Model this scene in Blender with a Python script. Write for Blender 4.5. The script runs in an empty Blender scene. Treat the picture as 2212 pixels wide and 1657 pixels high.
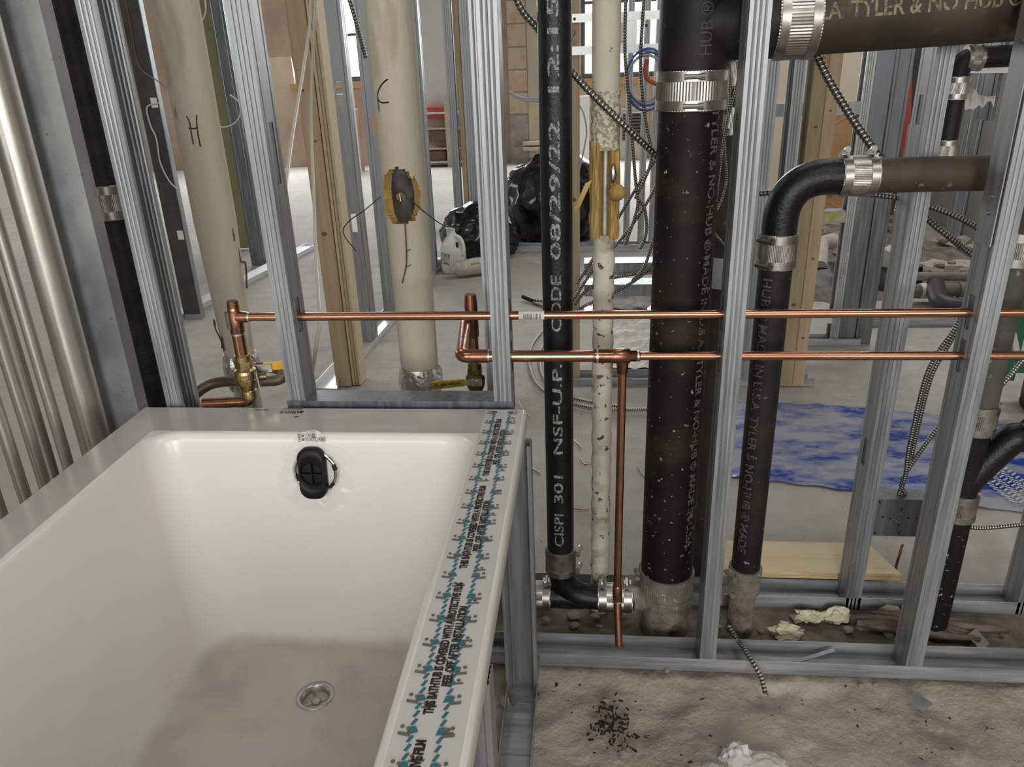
import bpy, bmesh, math, random
from mathutils import Vector, Matrix, noise
rnd = random.Random(7)
V = Vector
sc = bpy.context.scene
col = sc.collection

# ------------------------------------------------------------------ camera
CAM_H = 1.17
F_PX = 1645.67
ROT = Matrix(((0.99551331, -0.00235447, 0.09459232),
              (0.0882062, 0.38492517, -0.91872318),
              (-0.03424786, 0.92294478, 0.38340581)))
CAMP = V((0, 0, CAM_H))
cam = bpy.data.cameras.new('camera')
cam.sensor_fit = 'HORIZONTAL'; cam.sensor_width = 36.0
cam.lens = F_PX / 2212 * 36.0
cam.clip_start = 0.02; cam.clip_end = 100
camo = bpy.data.objects.new('camera', cam)
camo.matrix_world = Matrix.Translation(CAMP) @ ROT.to_4x4()
col.objects.link(camo)
sc.camera = camo

# ------------------------------------------------------------------ world, daylight, exposure
w = bpy.data.worlds.new('overcast_sky'); sc.world = w
w.use_nodes = True
bg = w.node_tree.nodes['Background']
bg.inputs[0].default_value = (0.93, 0.97, 1.0, 1)
bg.inputs[1].default_value = 2.2
sc.view_settings.view_transform = 'Standard'
sc.view_settings.look = 'None'
sc.view_settings.exposure = 0.0
sc.view_settings.gamma = 1.0
sc.view_settings.use_curve_mapping = False
sc.cycles.max_bounces = 5; sc.cycles.diffuse_bounces = 3; sc.cycles.glossy_bounces = 3
sc.cycles.transmission_bounces = 3; sc.cycles.transparent_max_bounces = 6
sc.cycles.caustics_reflective = False; sc.cycles.caustics_refractive = False

def area(name, loc, direction, sx, sy, power, color=(1, 1, 1)):
    l = bpy.data.lights.new(name, 'AREA')
    l.shape = 'RECTANGLE'; l.size = sx; l.size_y = sy
    l.energy = power; l.color = color
    o = bpy.data.objects.new(name, l)
    o.location = loc
    o.rotation_euler = V(direction).to_track_quat('-Z', 'Y').to_euler()
    col.objects.link(o)
    return o
# daylight entering by the windows behind the camera and by the far windows
for x, pw in ((-2.6, 30), (0.0, 104), (2.6, 42)):
    area('daylight_rear_window', (x, -3.92, 1.75), (0, 1, -0.12), 1.7, 1.8, pw, (1.0, 0.985, 0.955))
for i, x in enumerate((-3.55, 0.85)):
    area('daylight_far_window', (x, 10.35, 2.0), (0, -1, -0.25), 2.2, 1.7, 190, (0.95, 0.98, 1.0))
for x, y, pw in ((1.0, .1, 12), (-1.3, .1, 5), (.6, 2.6, 10), (-1.6, 3.2, 14), (1.7, 4.6, 36)):  # added overhead fill
    area('overhead_fill_light', (x, y, 2.93), (0, 0, -1), 1.2, .35, pw, (1.0, 0.98, 0.94))
area('daylight_side_window', (4.85, 4.6, 1.9), (-1, -0.1, -0.2), 1.7, 1.6, 14, (1.0, 0.95, 0.88))
area('daylight_left_window', (-5.85, 5.2, 1.9), (1, 0, -0.2), 2.2, 1.6, 16, (0.97, 0.98, 1.0))

# ------------------------------------------------------------------ pixel rays: a point on a photo ray at a real distance
def ray(px, py):
    return ROT @ V((px - 1106, -(py - 828.5), -F_PX))
def P(px, py, Y):
    r = ray(px, py); return CAMP + r * (Y / r.y)
def PX(px, py, X):
    r = ray(px, py); return CAMP + r * (X / r.x)
def PZ(px, py, Z=0.0):
    r = ray(px, py); return CAMP + r * ((Z - CAM_H) / r.z)

# ------------------------------------------------------------------ materials
MATS = {}
def M(name, c, rough=0.5, metal=0.0, c2=None, vscale=12.0, vlo=0.38, vhi=0.62, bump=0.0, bscale=120.0,
      stretch=(1, 1, 1), speck=None, speck2=None, spec=0.5, trans=0.0, alpha=1.0, emit=None, rvar=0.0, sub=0.0, coat=0.0, wave=None):
    if name in MATS: return MATS[name]
    m = bpy.data.materials.new(name); m.use_nodes = True
    nt = m.node_tree; N = nt.nodes; L = nt.links
    b = N['Principled BSDF']
    b.inputs['Roughness'].default_value = rough
    b.inputs['Metallic'].default_value = metal
    b.inputs['Specular IOR Level'].default_value = spec
    b.inputs['Transmission Weight'].default_value = trans
    b.inputs['Alpha'].default_value = alpha
    b.inputs['Coat Weight'].default_value = coat
    if sub: b.inputs['Subsurface Weight'].default_value = sub; b.inputs['Subsurface Scale'].default_value = 0.02
    c = tuple(c) + (1,)
    b.inputs['Base Color'].default_value = c
    if emit:
        b.inputs['Emission Color'].default_value = tuple(emit[0]) + (1,)
        b.inputs['Emission Strength'].default_value = emit[1]
    tc = N.new('ShaderNodeTexCoord'); mp = N.new('ShaderNodeMapping')
    mp.inputs['Scale'].default_value = stretch
    L.new(tc.outputs['Object'], mp.inputs['Vector'])
    out = None
    def ramp(scale, lo, hi, detail=5.0, rgh=0.6):
        n = N.new('ShaderNodeTexNoise'); n.inputs['Scale'].default_value = scale
        n.inputs['Detail'].default_value = detail; n.inputs['Roughness'].default_value = rgh
        L.new(mp.outputs[0], n.inputs['Vector'])
        r = N.new('ShaderNodeMapRange'); r.inputs['From Min'].default_value = lo; r.inputs['From Max'].default_value = hi
        L.new(n.outputs['Fac'], r.inputs['Value'])
        return r.outputs[0]
    def mix(fac, a, bb):
        x = N.new('ShaderNodeMix'); x.data_type = 'RGBA'
        L.new(fac, x.inputs['Factor'])
        if isinstance(a, tuple): x.inputs['A'].default_value = a
        else: L.new(a, x.inputs['A'])
        if isinstance(bb, tuple): x.inputs['B'].default_value = bb
        else: L.new(bb, x.inputs['B'])
        return x.outputs['Result']
    cur = c
    if c2:
        f = ramp(vscale, vlo, vhi)
        cur = mix(f, c, tuple(c2) + (1,))
        if rvar:
            r = N.new('ShaderNodeMapRange'); r.inputs['To Min'].default_value = rough - rvar; r.inputs['To Max'].default_value = rough + rvar
            L.new(f, r.inputs['Value']); L.new(r.outputs[0], b.inputs['Roughness'])
    for s in (speck, speck2):
        if s:
            f = ramp(s[1], s[2], s[3], 3.0, 0.5)
            cur = mix(f, cur, tuple(s[0]) + (1,))
    if wave:   # (colour, scale, distortion) grain lines
        wv = N.new('ShaderNodeTexWave'); wv.inputs['Scale'].default_value = wave[1]; wv.inputs['Distortion'].default_value = wave[2]
        wv.inputs['Detail'].default_value = 3; wv.inputs['Detail Scale'].default_value = 1.2
        wv.bands_direction = 'X'
        L.new(mp.outputs[0], wv.inputs['Vector'])
        cur = mix(wv.outputs['Fac'], cur, tuple(wave[0]) + (1,))
    if not isinstance(cur, tuple): L.new(cur, b.inputs['Base Color'])
    if bump:
        n = N.new('ShaderNodeTexNoise'); n.inputs['Scale'].default_value = bscale; n.inputs['Detail'].default_value = 6
        n.inputs['Roughness'].default_value = 0.6
        L.new(mp.outputs[0], n.inputs['Vector'])
        bp = N.new('ShaderNodeBump'); bp.inputs['Strength'].default_value = min(bump, 1.0); bp.inputs['Distance'].default_value = 0.004 * max(1.0, bump)
        L.new(n.outputs['Fac'], bp.inputs['Height']); L.new(bp.outputs[0], b.inputs['Normal'])
    MATS[name] = m
    return m

galv = M('galvanised_steel', (0.25, 0.268, 0.278), 0.44, 0.6, (0.38, 0.398, 0.408), 14, .36, .64, stretch=(6, 6, 0.35), rvar=.07, bump=.05, bscale=60)
galv_dark = M('galvanised_steel_grey_and_shaded', (0.13, 0.148, 0.158), 0.40, 0.7, (0.20, 0.22, 0.23), 12, .36, .64, stretch=(6, 6, .35), rvar=.07)  # darker steel; on the rear stud pair it paints in their dim light
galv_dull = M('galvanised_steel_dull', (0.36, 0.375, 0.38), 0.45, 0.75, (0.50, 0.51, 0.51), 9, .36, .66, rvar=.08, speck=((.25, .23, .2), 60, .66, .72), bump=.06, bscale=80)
galv_x = M('galvanised_steel_track', (0.30, 0.32, 0.33), 0.45, 0.6, (0.50, 0.52, 0.53), 10, .36, .66, stretch=(0.5, 5, 5), rvar=.08, speck=((.23, .21, .18), 14, .62, .75), bump=.05, bscale=60)
conduit_m = M('zinc_conduit', (0.46, 0.46, 0.43), 0.34, 0.9, (0.58, 0.56, 0.50), 9, .35, .65, stretch=(1, 1, .3), rvar=.08, speck=((.30, .19, .11), 25, .72, .78), bump=.06, bscale=90)
steel = M('stainless_band', (0.44, 0.42, 0.385), 0.36, 1.0, (0.33, 0.315, 0.29), 40, .4, .6)
steel_dusty = M('dusty_band', (0.24, 0.215, 0.185), 0.8, 0.1, (0.145, 0.13, 0.108), 40, .35, .65, bump=.3, bscale=200, speck=((.5, .47, .42), 150, .64, .7))
steel_dark = M('screw_steel', (0.42, 0.40, 0.37), 0.35, 1.0)
iron = M('black_cast_iron', (0.008, 0.008, 0.0085), 0.5, 0.0, (0.022, 0.021, 0.020), 8, bump=.12, bscale=180, speck=((.10, .095, .085), 55, .70, .76), spec=.22)
iron_g = M('glossy_cast_iron', (0.006, 0.006, 0.0065), 0.33, 0.0, (0.012, 0.012, 0.0125), 15, bump=.3, bscale=140, spec=.32)
iron_s = M('spattered_cast_iron', (0.0065, 0.0062, 0.006), 0.62, 0.0, (0.016, 0.012, 0.009), 7, .45, .65, bump=.18, bscale=160, speck=((.32, .31, .28), 95, .665, .70), speck2=((.045, .028, .016), 5, .54, .68), spec=.22)
iron_b = M('brown_cast_iron', (0.028, 0.021, 0.015), 0.6, 0.0, (0.085, 0.062, 0.042), 9, .38, .66, bump=.2, bscale=150, speck=((.22, .18, .13), 45, .68, .74), spec=.35)
crust = M('crusted_iron', (0.13, 0.108, 0.09), 0.95, 0, (0.32, 0.275, 0.23), 22, .36, .66, bump=1.6, bscale=110, speck=((.07, .055, .045), 14, .58, .68))
copper = M('copper', (0.55, 0.28, 0.185), 0.27, 1.0, (0.38, 0.18, 0.115), 18, .42, .68, stretch=(.3, 1, 1), rvar=.07)
copper_d = M('copper_dark', (0.46, 0.22, 0.14), 0.32, 1.0, (0.22, 0.10, 0.07), 28, .42, .62, rvar=.1)
copper_old = M('copper_old', (0.20, 0.13, 0.09), 0.5, 0.7, (0.30, 0.25, 0.20), 18, .4, .64, rvar=.1)
solder = M('solder', (0.75, 0.72, 0.68), 0.3, 1.0)
brass = M('brass', (0.62, 0.46, 0.20), 0.30, 1.0, (0.42, 0.33, 0.17), 30, rvar=.1)
brass_d = M('brass_dark', (0.26, 0.20, 0.09), 0.42, 1.0, (0.16, 0.12, 0.06), 30)
yellow = M('yellow_vinyl', (0.78, 0.46, 0.02), 0.4, 0)
yellow_d = M('yellow_vinyl_dirty', (0.55, 0.38, 0.03), 0.45, 0, (.34, .25, .03), 60)
canvas_m = M('cream_canvas', (0.50, 0.435, 0.335), 0.85, 0, (0.60, 0.54, 0.44), 6, .36, .64, stretch=(1, 1, .25), bump=.45, bscale=90, speck=((.36, .29, .20), 16, .58, .74), speck2=((.16, .11, .07), 34, .70, .76))
canvas_w = M('dusty_canvas', (0.60, 0.56, 0.47), 0.9, 0, (0.46, 0.42, 0.33), 8, .38, .64, bump=.35, bscale=150, speck=((.06, .045, .03), 60, .61, .66), speck2=((.24, .19, .11), 14, .55, .68))
canvas_mesh = M('open_weave', (0.30, 0.26, 0.19), 0.9, 0, (0.62, 0.56, 0.44), 150, .45, .55, bump=.7, bscale=220)
fibre = M('amber_fibreglass', (0.33, 0.19, 0.04), 0.9, 0, (0.46, 0.30, 0.10), 22, .36, .64, stretch=(3, 3, .5), bump=.5, bscale=180)
fibre_d = M('dark_fibreglass', (0.12, 0.07, 0.02), 0.95, 0, (0.22, 0.13, 0.04), 30, bump=.5, bscale=180)
foil = M('aluminium_foil', (0.72, 0.72, 0.71), 0.22, 1.0, (0.55, 0.54, 0.52), 20, bump=1.0, bscale=45)
wood = M('stud_lumber', (0.46, 0.34, 0.21), 0.75, 0, (0.57, 0.44, 0.29), 5, .35, .65, stretch=(12, 12, .8), bump=.1, bscale=60, wave=None)
wood2 = M('stud_lumber_dark', (0.36, 0.27, 0.165), 0.8, 0, (0.46, 0.35, 0.22), 5, .35, .65, stretch=(12, 12, .8), bump=.1, bscale=60)
ply = M('plywood', (0.60, 0.47, 0.30), 0.75, 0, (0.68, 0.56, 0.38), 4, .35, .65, stretch=(1, 9, 9))
ply_e = M('plywood_edge', (0.50, 0.34, 0.17), 0.85, 0, (0.74, 0.58, 0.36), 6, .4, .6, stretch=(1, 5, 60))
knot = M('knot', (0.22, 0.12, 0.05), 0.8)
def acrylic():
    m = bpy.data.materials.new('white_acrylic'); m.use_nodes = True
    nt = m.node_tree; N = nt.nodes; L = nt.links; b = N['Principled BSDF']
    g = N.new('ShaderNodeNewGeometry'); sp = N.new('ShaderNodeSeparateXYZ'); L.new(g.outputs['Normal'], sp.inputs[0])
    pz = N.new('ShaderNodeSeparateXYZ'); L.new(g.outputs['Position'], pz.inputs[0])
    n = N.new('ShaderNodeTexNoise'); n.inputs['Scale'].default_value = 9; n.inputs['Detail'].default_value = 7; n.inputs['Roughness'].default_value = .65
    L.new(g.outputs['Position'], n.inputs['Vector'])
    a = N.new('ShaderNodeMath'); a.operation = 'MULTIPLY_ADD'; a.inputs[1].default_value = .35; L.new(n.outputs['Fac'], a.inputs[0]); L.new(sp.outputs[2], a.inputs[2])
    f = N.new('ShaderNodeMapRange'); f.interpolation_type = 'SMOOTHSTEP'; f.inputs['From Min'].default_value = .30; f.inputs['From Max'].default_value = 1.15
    L.new(a.outputs[0], f.inputs['Value'])
    lo = N.new('ShaderNodeMapRange'); lo.inputs['From Min'].default_value = .42; lo.inputs['From Max'].default_value = .30; L.new(pz.outputs[2], lo.inputs['Value'])
    mu = N.new('ShaderNodeMath'); mu.operation = 'MULTIPLY'; L.new(f.outputs[0], mu.inputs[0]); L.new(lo.outputs[0], mu.inputs[1])
    n2 = N.new('ShaderNodeTexNoise'); n2.inputs['Scale'].default_value = 13; n2.inputs['Detail'].default_value = 8; L.new(g.outputs['Position'], n2.inputs['Vector'])
    r2 = N.new('ShaderNodeMapRange'); r2.inputs['From Min'].default_value = .42; r2.inputs['From Max'].default_value = .68; L.new(n2.outputs['Fac'], r2.inputs['Value'])
    d = N.new('ShaderNodeMix'); d.data_type = 'RGBA'; d.inputs['A'].default_value = (.53, .50, .45, 1); d.inputs['B'].default_value = (.44, .41, .365, 1); L.new(r2.outputs[0], d.inputs['Factor'])
    x = N.new('ShaderNodeMix'); x.data_type = 'RGBA'; x.inputs['A'].default_value = (.81, .785, .74, 1)
    L.new(d.outputs['Result'], x.inputs['B']); L.new(mu.outputs[0], x.inputs['Factor']); L.new(x.outputs['Result'], b.inputs['Base Color'])
    r = N.new('ShaderNodeMapRange'); r.inputs['To Min'].default_value = .24; r.inputs['To Max'].default_value = .75; L.new(mu.outputs[0], r.inputs['Value']); L.new(r.outputs[0], b.inputs['Roughness'])
    return m
white_tub = acrylic()
film_m = M('protective_film', (0.56, 0.545, 0.525), 0.16, 0, (0.52, 0.505, 0.485), 9, .35, .65, spec=.55, bump=.05, bscale=25)
film_side = M('protective_film_band', (0.64, 0.625, 0.60), 0.25, 0, (0.68, 0.665, 0.64), 9, .35, .65, spec=.5, bump=.04, bscale=30)
ink = M('black_ink', (0.012, 0.011, 0.010), 0.5)
ink_b = M('brown_grey_ink', (0.16, 0.13, 0.115), 0.5)
ink_t = M('teal_ink', (0.03, 0.17, 0.22), 0.5)
ink_w = M('white_print', (0.33, 0.34, 0.33), 0.8, 0, (.04, .04, .04), 260, .44, .60)
ink_g = M('grey_paint_print', (0.17, 0.165, 0.15), 0.8, 0, (.03, .028, .026), 160, .46, .6)
ink_y = M('ochre_paint_print', (0.26, 0.225, 0.14), 0.8, 0, (.06, .05, .03), 90, .45, .62)
black_pl = M('black_plastic', (0.006, 0.006, 0.0065), 0.5, 0, spec=.3)
bagm = M('black_bin_bag', (0.006, 0.006, 0.007), 0.16, 0, spec=.8, bump=.5, bscale=14)
chrome = M('chrome', (0.72, 0.72, 0.72), 0.12, 1.0)
nickel = M('brushed_nickel', (0.50, 0.48, 0.45), 0.33, 1.0)
clear = M('clear_film', (0.95, 0.95, 0.95), 0.12, 0, alpha=.22, spec=.9, bump=.6, bscale=30)
cable_m = M('armoured_cable', (0.50, 0.49, 0.47), 0.34, 1.0)
cable_d = M('armoured_cable_dark', (0.30, 0.285, 0.26), 0.36, 1.0)
groove_m = M('cable_groove', (0.10, 0.095, 0.088), 0.5, 0.9)
cable_w = M('cream_cable', (0.56, 0.52, 0.42), 0.5)
cable_bl = M('blue_cable', (0.04, 0.09, 0.34), 0.45)
cable_gr = M('grey_cable', (0.42, 0.42, 0.45), 0.45)
cable_or = M('orange_cable', (0.50, 0.11, 0.03), 0.45)
wire_k = M('black_wire', (0.012, 0.011, 0.010), 0.5)
rust = M('rusty_wire', (0.10, 0.045, 0.025), 0.8)
bracket_w = M('zinc_bracket', (0.74, 0.75, 0.74), 0.4, 0.6)
jug_m = M('milky_plastic', (0.80, 0.81, 0.80), 0.35, 0, sub=.3)
paper = M('white_paper', (0.68, 0.66, 0.62), 0.8, 0, (.55, .53, .5), 30)
foam_m = M('cream_foam', (0.62, 0.56, 0.38), 0.95, 0, (0.70, 0.66, 0.52), 30, bump=.8, bscale=60)
stone_m = M('rubble_stone', (0.24, 0.205, 0.172), 0.95, 0, (0.34, 0.30, 0.26), 20, bump=.8, bscale=50)
decay = M('decayed_timber', (0.09, 0.062, 0.05), 0.95, 0, (0.22, 0.165, 0.135), 9, stretch=(1, 8, 8), bump=.9, bscale=60)
brick_m = M('terracotta_tile', (0.44, 0.25, 0.16), 0.9, 0, (0.50, 0.42, 0.34), 3, .4, .6, bump=.3, bscale=20)
brick_m2 = M('terracotta_pale', (0.46, 0.37, 0.28), 0.9, 0, (0.42, 0.24, 0.16), 3.4, .52, .62, bump=.3, bscale=20)
mortar = M('mortar', (0.30, 0.27, 0.23), 0.95)
conc_p = M('concrete_pier', (0.42, 0.38, 0.31), 0.95, 0, (0.52, 0.42, 0.25), 4, .5, .62, bump=.3, bscale=25)
green_m = M('green_paint', (0.012, 0.085, 0.05), 0.4, 0, (0.02, 0.11, 0.07), 20)
drywall = M('grey_drywall', (0.58, 0.57, 0.56), 0.9, 0, (0.54, 0.53, 0.52), 4)
plaster = M('pinkish_plaster', (0.66, 0.56, 0.46), 0.9, 0, (0.70, 0.60, 0.49), 2.5, .35, .65, bump=.25, bscale=9)
olive = M('olive_board', (0.22, 0.20, 0.10), 0.9, 0, (0.26, 0.24, 0.12), 4)
shade_and_black_sheet = M('web_shade_and_black_sheet', (0.030, 0.029, 0.026), 0.7, 0, (0.05, 0.048, 0.042), 9)  # painted shade of a steel stud web; also the black leaning sheet
ceil_m = M('ceiling_concrete', (0.28, 0.27, 0.255), 0.95, 0, (0.22, 0.21, 0.20), 1.5)
wall_m = M('old_plaster', (0.45, 0.42, 0.38), 0.95, 0, (0.38, 0.33, 0.28), 1.2, bump=.2, bscale=12)
frame_m = M('window_frame', (0.10, 0.10, 0.10), 0.6)
glass = M('window_glass', (1, 1, 1), 0.02, 0, trans=1.0, alpha=0.25, spec=.3)
sill_m = M('wood_sill', (0.45, 0.26, 0.13), 0.7)
pink_rail = M('primer_rail', (0.52, 0.40, 0.35), 0.7)
red_m = M('red_paint', (0.35, 0.06, 0.05), 0.6)
dirt = M('dirt_heap', (0.12, 0.105, 0.088), 1.0, 0, (0.22, 0.198, 0.168), 14, bump=1.0, bscale=30)

# floor: brown rough screed near, smooth grey slab beyond the partition, dirt between the tracks
def floor_material():
    m = bpy.data.materials.new('concrete_floor'); m.use_nodes = True
    nt = m.node_tree; N = nt.nodes; L = nt.links; b = N['Principled BSDF']
    b.inputs['Roughness'].default_value = 0.82; b.inputs['Specular IOR Level'].default_value = .35
    g = N.new('ShaderNodeNewGeometry'); sx = N.new('ShaderNodeSeparateXYZ'); L.new(g.outputs['Position'], sx.inputs[0])
    def noi(s, d=6, r=.6):
        n = N.new('ShaderNodeTexNoise'); n.inputs['Scale'].default_value = s; n.inputs['Detail'].default_value = d; n.inputs['Roughness'].default_value = r
        L.new(g.outputs['Position'], n.inputs['Vector']); return n.outputs['Fac']
    def mr(v, a, c, lo=0., hi=1.):
        r = N.new('ShaderNodeMapRange'); r.inputs['From Min'].default_value = a; r.inputs['From Max'].default_value = c
        r.inputs['To Min'].default_value = lo; r.inputs['To Max'].default_value = hi
        L.new(v, r.inputs['Value']); return r.outputs[0]
    def mix(f, a, c):
        x = N.new('ShaderNodeMix'); x.data_type = 'RGBA'; L.new(f, x.inputs['Factor'])
        for k, s in ((a, 'A'), (c, 'B')):
            if isinstance(k, tuple): x.inputs[s].default_value = k
            else: L.new(k, x.inputs[s])
        return x.outputs['Result']
    near = mix(mr(noi(4), .36, .64), (.52, .455, .385, 1), (.39, .34, .285, 1))
    near = mix(mr(noi(2.1, 3), .52, .68), near, (.29, .25, .205, 1))
    near = mix(mr(noi(60), .55, .75), near, (.52, .47, .41, 1))
    near = mix(mr(noi(45, 2), .69, .72), near, (.05, .042, .035, 1))
    far = mix(mr(noi(1.3), .36, .64), (.46, .43, .395, 1), (.37, .345, .315, 1))
    far = mix(mr(noi(14), .40, .70), far, (.47, .445, .415, 1))
    far = mix(mr(noi(30, 2), .71, .74), far, (.2, .18, .15, 1))
    dirtc = mix(mr(noi(22), .36, .64), (.155, .13, .10, 1), (.25, .215, .175, 1))
    wob = N.new('ShaderNodeMath'); wob.operation = 'ADD'; L.new(sx.outputs[1], wob.inputs[0]); L.new(mr(noi(9), 0, 1, -.03, .03), wob.inputs[1])
    c1 = mix(mr(wob.outputs[0], 1.235, 1.25), near, dirtc)
    c2 = mix(mr(wob.outputs[0], 1.50, 1.56), c1, far)
    L.new(c2, b.inputs['Base Color'])
    n1 = noi(16, 8, .62)
    st = mr(sx.outputs[1], 1.2, 1.6, .85, .22)
    bp = N.new('ShaderNodeBump'); bp.inputs['Distance'].default_value = .02; L.new(st, bp.inputs['Strength'])
    L.new(n1, bp.inputs['Height']); L.new(bp.outputs[0], b.inputs['Normal'])
    return m
floor_m = floor_material()

# blue plastic sheet with dust and white tyre marks
def sheet_material():
    m = bpy.data.materials.new('blue_sheet'); m.use_nodes = True
    nt = m.node_tree; N = nt.nodes; L = nt.links; b = N['Principled BSDF']
    b.inputs['Roughness'].default_value = 0.34
    g = N.new('ShaderNodeNewGeometry')
    n = N.new('ShaderNodeTexNoise'); n.inputs['Scale'].default_value = 4.2; n.inputs['Detail'].default_value = 9; n.inputs['Roughness'].default_value = .66
    mp = N.new('ShaderNodeMapping'); mp.inputs['Scale'].default_value = (1, 2.2, 1); mp.inputs['Location'].default_value = (.3, .15, 0)
    L.new(g.outputs['Position'], mp.inputs[0]); L.new(mp.outputs[0], n.inputs['Vector'])
    r = N.new('ShaderNodeMapRange'); r.inputs['From Min'].default_value = .40; r.inputs['From Max'].default_value = .56
    L.new(n.outputs['Fac'], r.inputs['Value'])
    x = N.new('ShaderNodeMix'); x.data_type = 'RGBA'
    x.inputs['A'].default_value = (.016, .055, .32, 1); x.inputs['B'].default_value = (.34, .35, .40, 1)
    L.new(r.outputs[0], x.inputs['Factor']); L.new(x.outputs['Result'], b.inputs['Base Color'])
    rr = N.new('ShaderNodeMapRange'); rr.inputs['To Min'].default_value = .22; rr.inputs['To Max'].default_value = .75
    L.new(r.outputs[0], rr.inputs['Value']); L.new(rr.outputs[0], b.inputs['Roughness'])
    MATS['blue_sheet'] = m
    return m
sheet_m = sheet_material()

# ------------------------------------------------------------------ object helpers
ORG = {}
def tag(o, label=None, cat=None, group=None, kind=None):
    if label: o['label'] = label
    if cat: o['category'] = cat
    if group: o['group'] = group
    if kind: o['kind'] = kind
    return o
def thing(name, label, cat, loc=(0, 0, 0), group=None):
    o = bpy.data.objects.new(name, None); o.empty_display_size = .05
    o.location = loc; col.objects.link(o); ORG[o.name] = V(loc)
    return tag(o, label, cat, group)
def mk(name, verts, faces, mat, parent=None, smooth=False, label=None, cat=None, group=None, kind=None, autos=None):
    if parent is not None:
        org = ORG[parent.name]
    else:
        xs = [v[0] for v in verts]; ys = [v[1] for v in verts]; zs = [v[2] for v in verts]
        org = V(((min(xs) + max(xs)) / 2, (min(ys) + max(ys)) / 2, min(zs)))
    me = bpy.data.meshes.new(name)
    me.from_pydata([(v[0] - org.x, v[1] - org.y, v[2] - org.z) for v in verts], [], faces)
    me.validate(clean_customdata=False)
    if mat: me.materials.append(mat)
    if smooth:
        if autos is not None:
            me.polygons.foreach_set('use_smooth', [len(p.vertices) <= 4 for p in me.polygons])
        else:
            me.polygons.foreach_set('use_smooth', [True] * len(me.polygons))
    o = bpy.data.objects.new(name, me); col.objects.link(o)
    if parent is not None:
        o.parent = parent
    else:
        o.location = org
    ORG[o.name] = org
    tag(o, label, cat, group, kind)
    return o

class G:
    """collects geometry of ONE mesh"""
    def __init__(s): s.v = []; s.f = []
    def add(s, v, f):
        n = len(s.v); s.v += [tuple(a) for a in v]; s.f += [tuple(i + n for i in q) for q in f]; return s
    def box(s, lo, hi):
        x0, y0, z0 = lo; x1, y1, z1 = hi
        return s.add([(x0, y0, z0), (x1, y0, z0), (x1, y1, z0), (x0, y1, z0), (x0, y0, z1), (x1, y0, z1), (x1, y1, z1), (x0, y1, z1)],
                     [(0, 3, 2, 1), (4, 5, 6, 7), (0, 1, 5, 4), (1, 2, 6, 5), (2, 3, 7, 6), (3, 0, 4, 7)])
    def obox(s, c, ex, ey, ez):
        c = V(c); ex = V(ex); ey = V(ey); ez = V(ez)
        vs = [c + a * ex + b * ey + d * ez for d in (-1, 1) for a, b in ((-1, -1), (1, -1), (1, 1), (-1, 1))]
        return s.add(vs, [(0, 3, 2, 1), (4, 5, 6, 7), (0, 1, 5, 4), (1, 2, 6, 5), (2, 3, 7, 6), (3, 0, 4, 7)])
    def bbox(s, lo, hi, b):
        """box with chamfered vertical+horizontal edges (rounded prism along z, inset top and bottom)"""
        x0, y0, z0 = lo; x1, y1, z1 = hi
        rings = []
        for z, i in ((z0, b), (z0 + b, 0), (z1 - b, 0), (z1, b)):
            pts = []
            for (cx, cy, a0) in ((x1 - b, y1 - b, 0), (x0 + b, y1 - b, 90), (x0 + b, y0 + b, 180), (x1 - b, y0 + b, 270)):
                for a in (0, 45, 90):
                    t = math.radians(a0 + a); r = max(b - i, b * .15)
                    pts.append((cx + r * math.cos(t), cy + r * math.sin(t), z))
            rings.append(pts)
        return s.loft(rings, True, True)
    def loft(s, rings, cap0=False, cap1=False):
        n = len(rings[0]); base = len(s.v)
        for r in rings: s.v += [tuple(p) for p in r]
        for k in range(len(rings) - 1):
            for i in range(n):
                j = (i + 1) % n
                s.f.append((base + k * n + i, base + k * n + j, base + (k + 1) * n + j, base + (k + 1) * n + i))
        if cap0:
            b2 = len(s.v); s.v += [tuple(p) for p in rings[0]]; s.f.append(tuple(reversed(range(b2, b2 + n))))
        if cap1:
            b2 = len(s.v); s.v += [tuple(p) for p in rings[-1]]; s.f.append(tuple(range(b2, b2 + n)))
        return s
    def tube(s, pts, r, seg=16, caps=True, lobes=0, amp=0):
        pts = [V(p) for p in pts]; n = len(pts)
        rs = r if isinstance(r, (list, tuple)) else [r] * n
        rings = []; nrm = None
        for i in range(n):
            d = (pts[min(i + 1, n - 1)] - pts[max(i - 1, 0)])
            if d.length < 1e-9: d = V((0, 0, 1))
            d.normalize()
            if nrm is None:
                a = V((0, 0, 1)) if abs(d.z) < .9 else V((1, 0, 0))
                nrm = d.cross(a).normalized()
            else:
                nrm = (nrm - d * nrm.dot(d)).normalized()
            bi = d.cross(nrm)
            ring = []
            for k in range(seg):
                t = 2 * math.pi * k / seg
                rr = rs[i] * (1 + (amp * (k % 2) if lobes == 0 and amp else 0))
                ring.append(pts[i] + (nrm * math.cos(t) + bi * math.sin(t)) * rr)
            rings.append(ring)
        return s.loft(rings, caps, caps)
    def out(s, name, mat, parent=None, smooth=False, **k):
        return mk(name, s.v, s.f, mat, parent, smooth, autos=True if smooth else None, **k)

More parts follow.
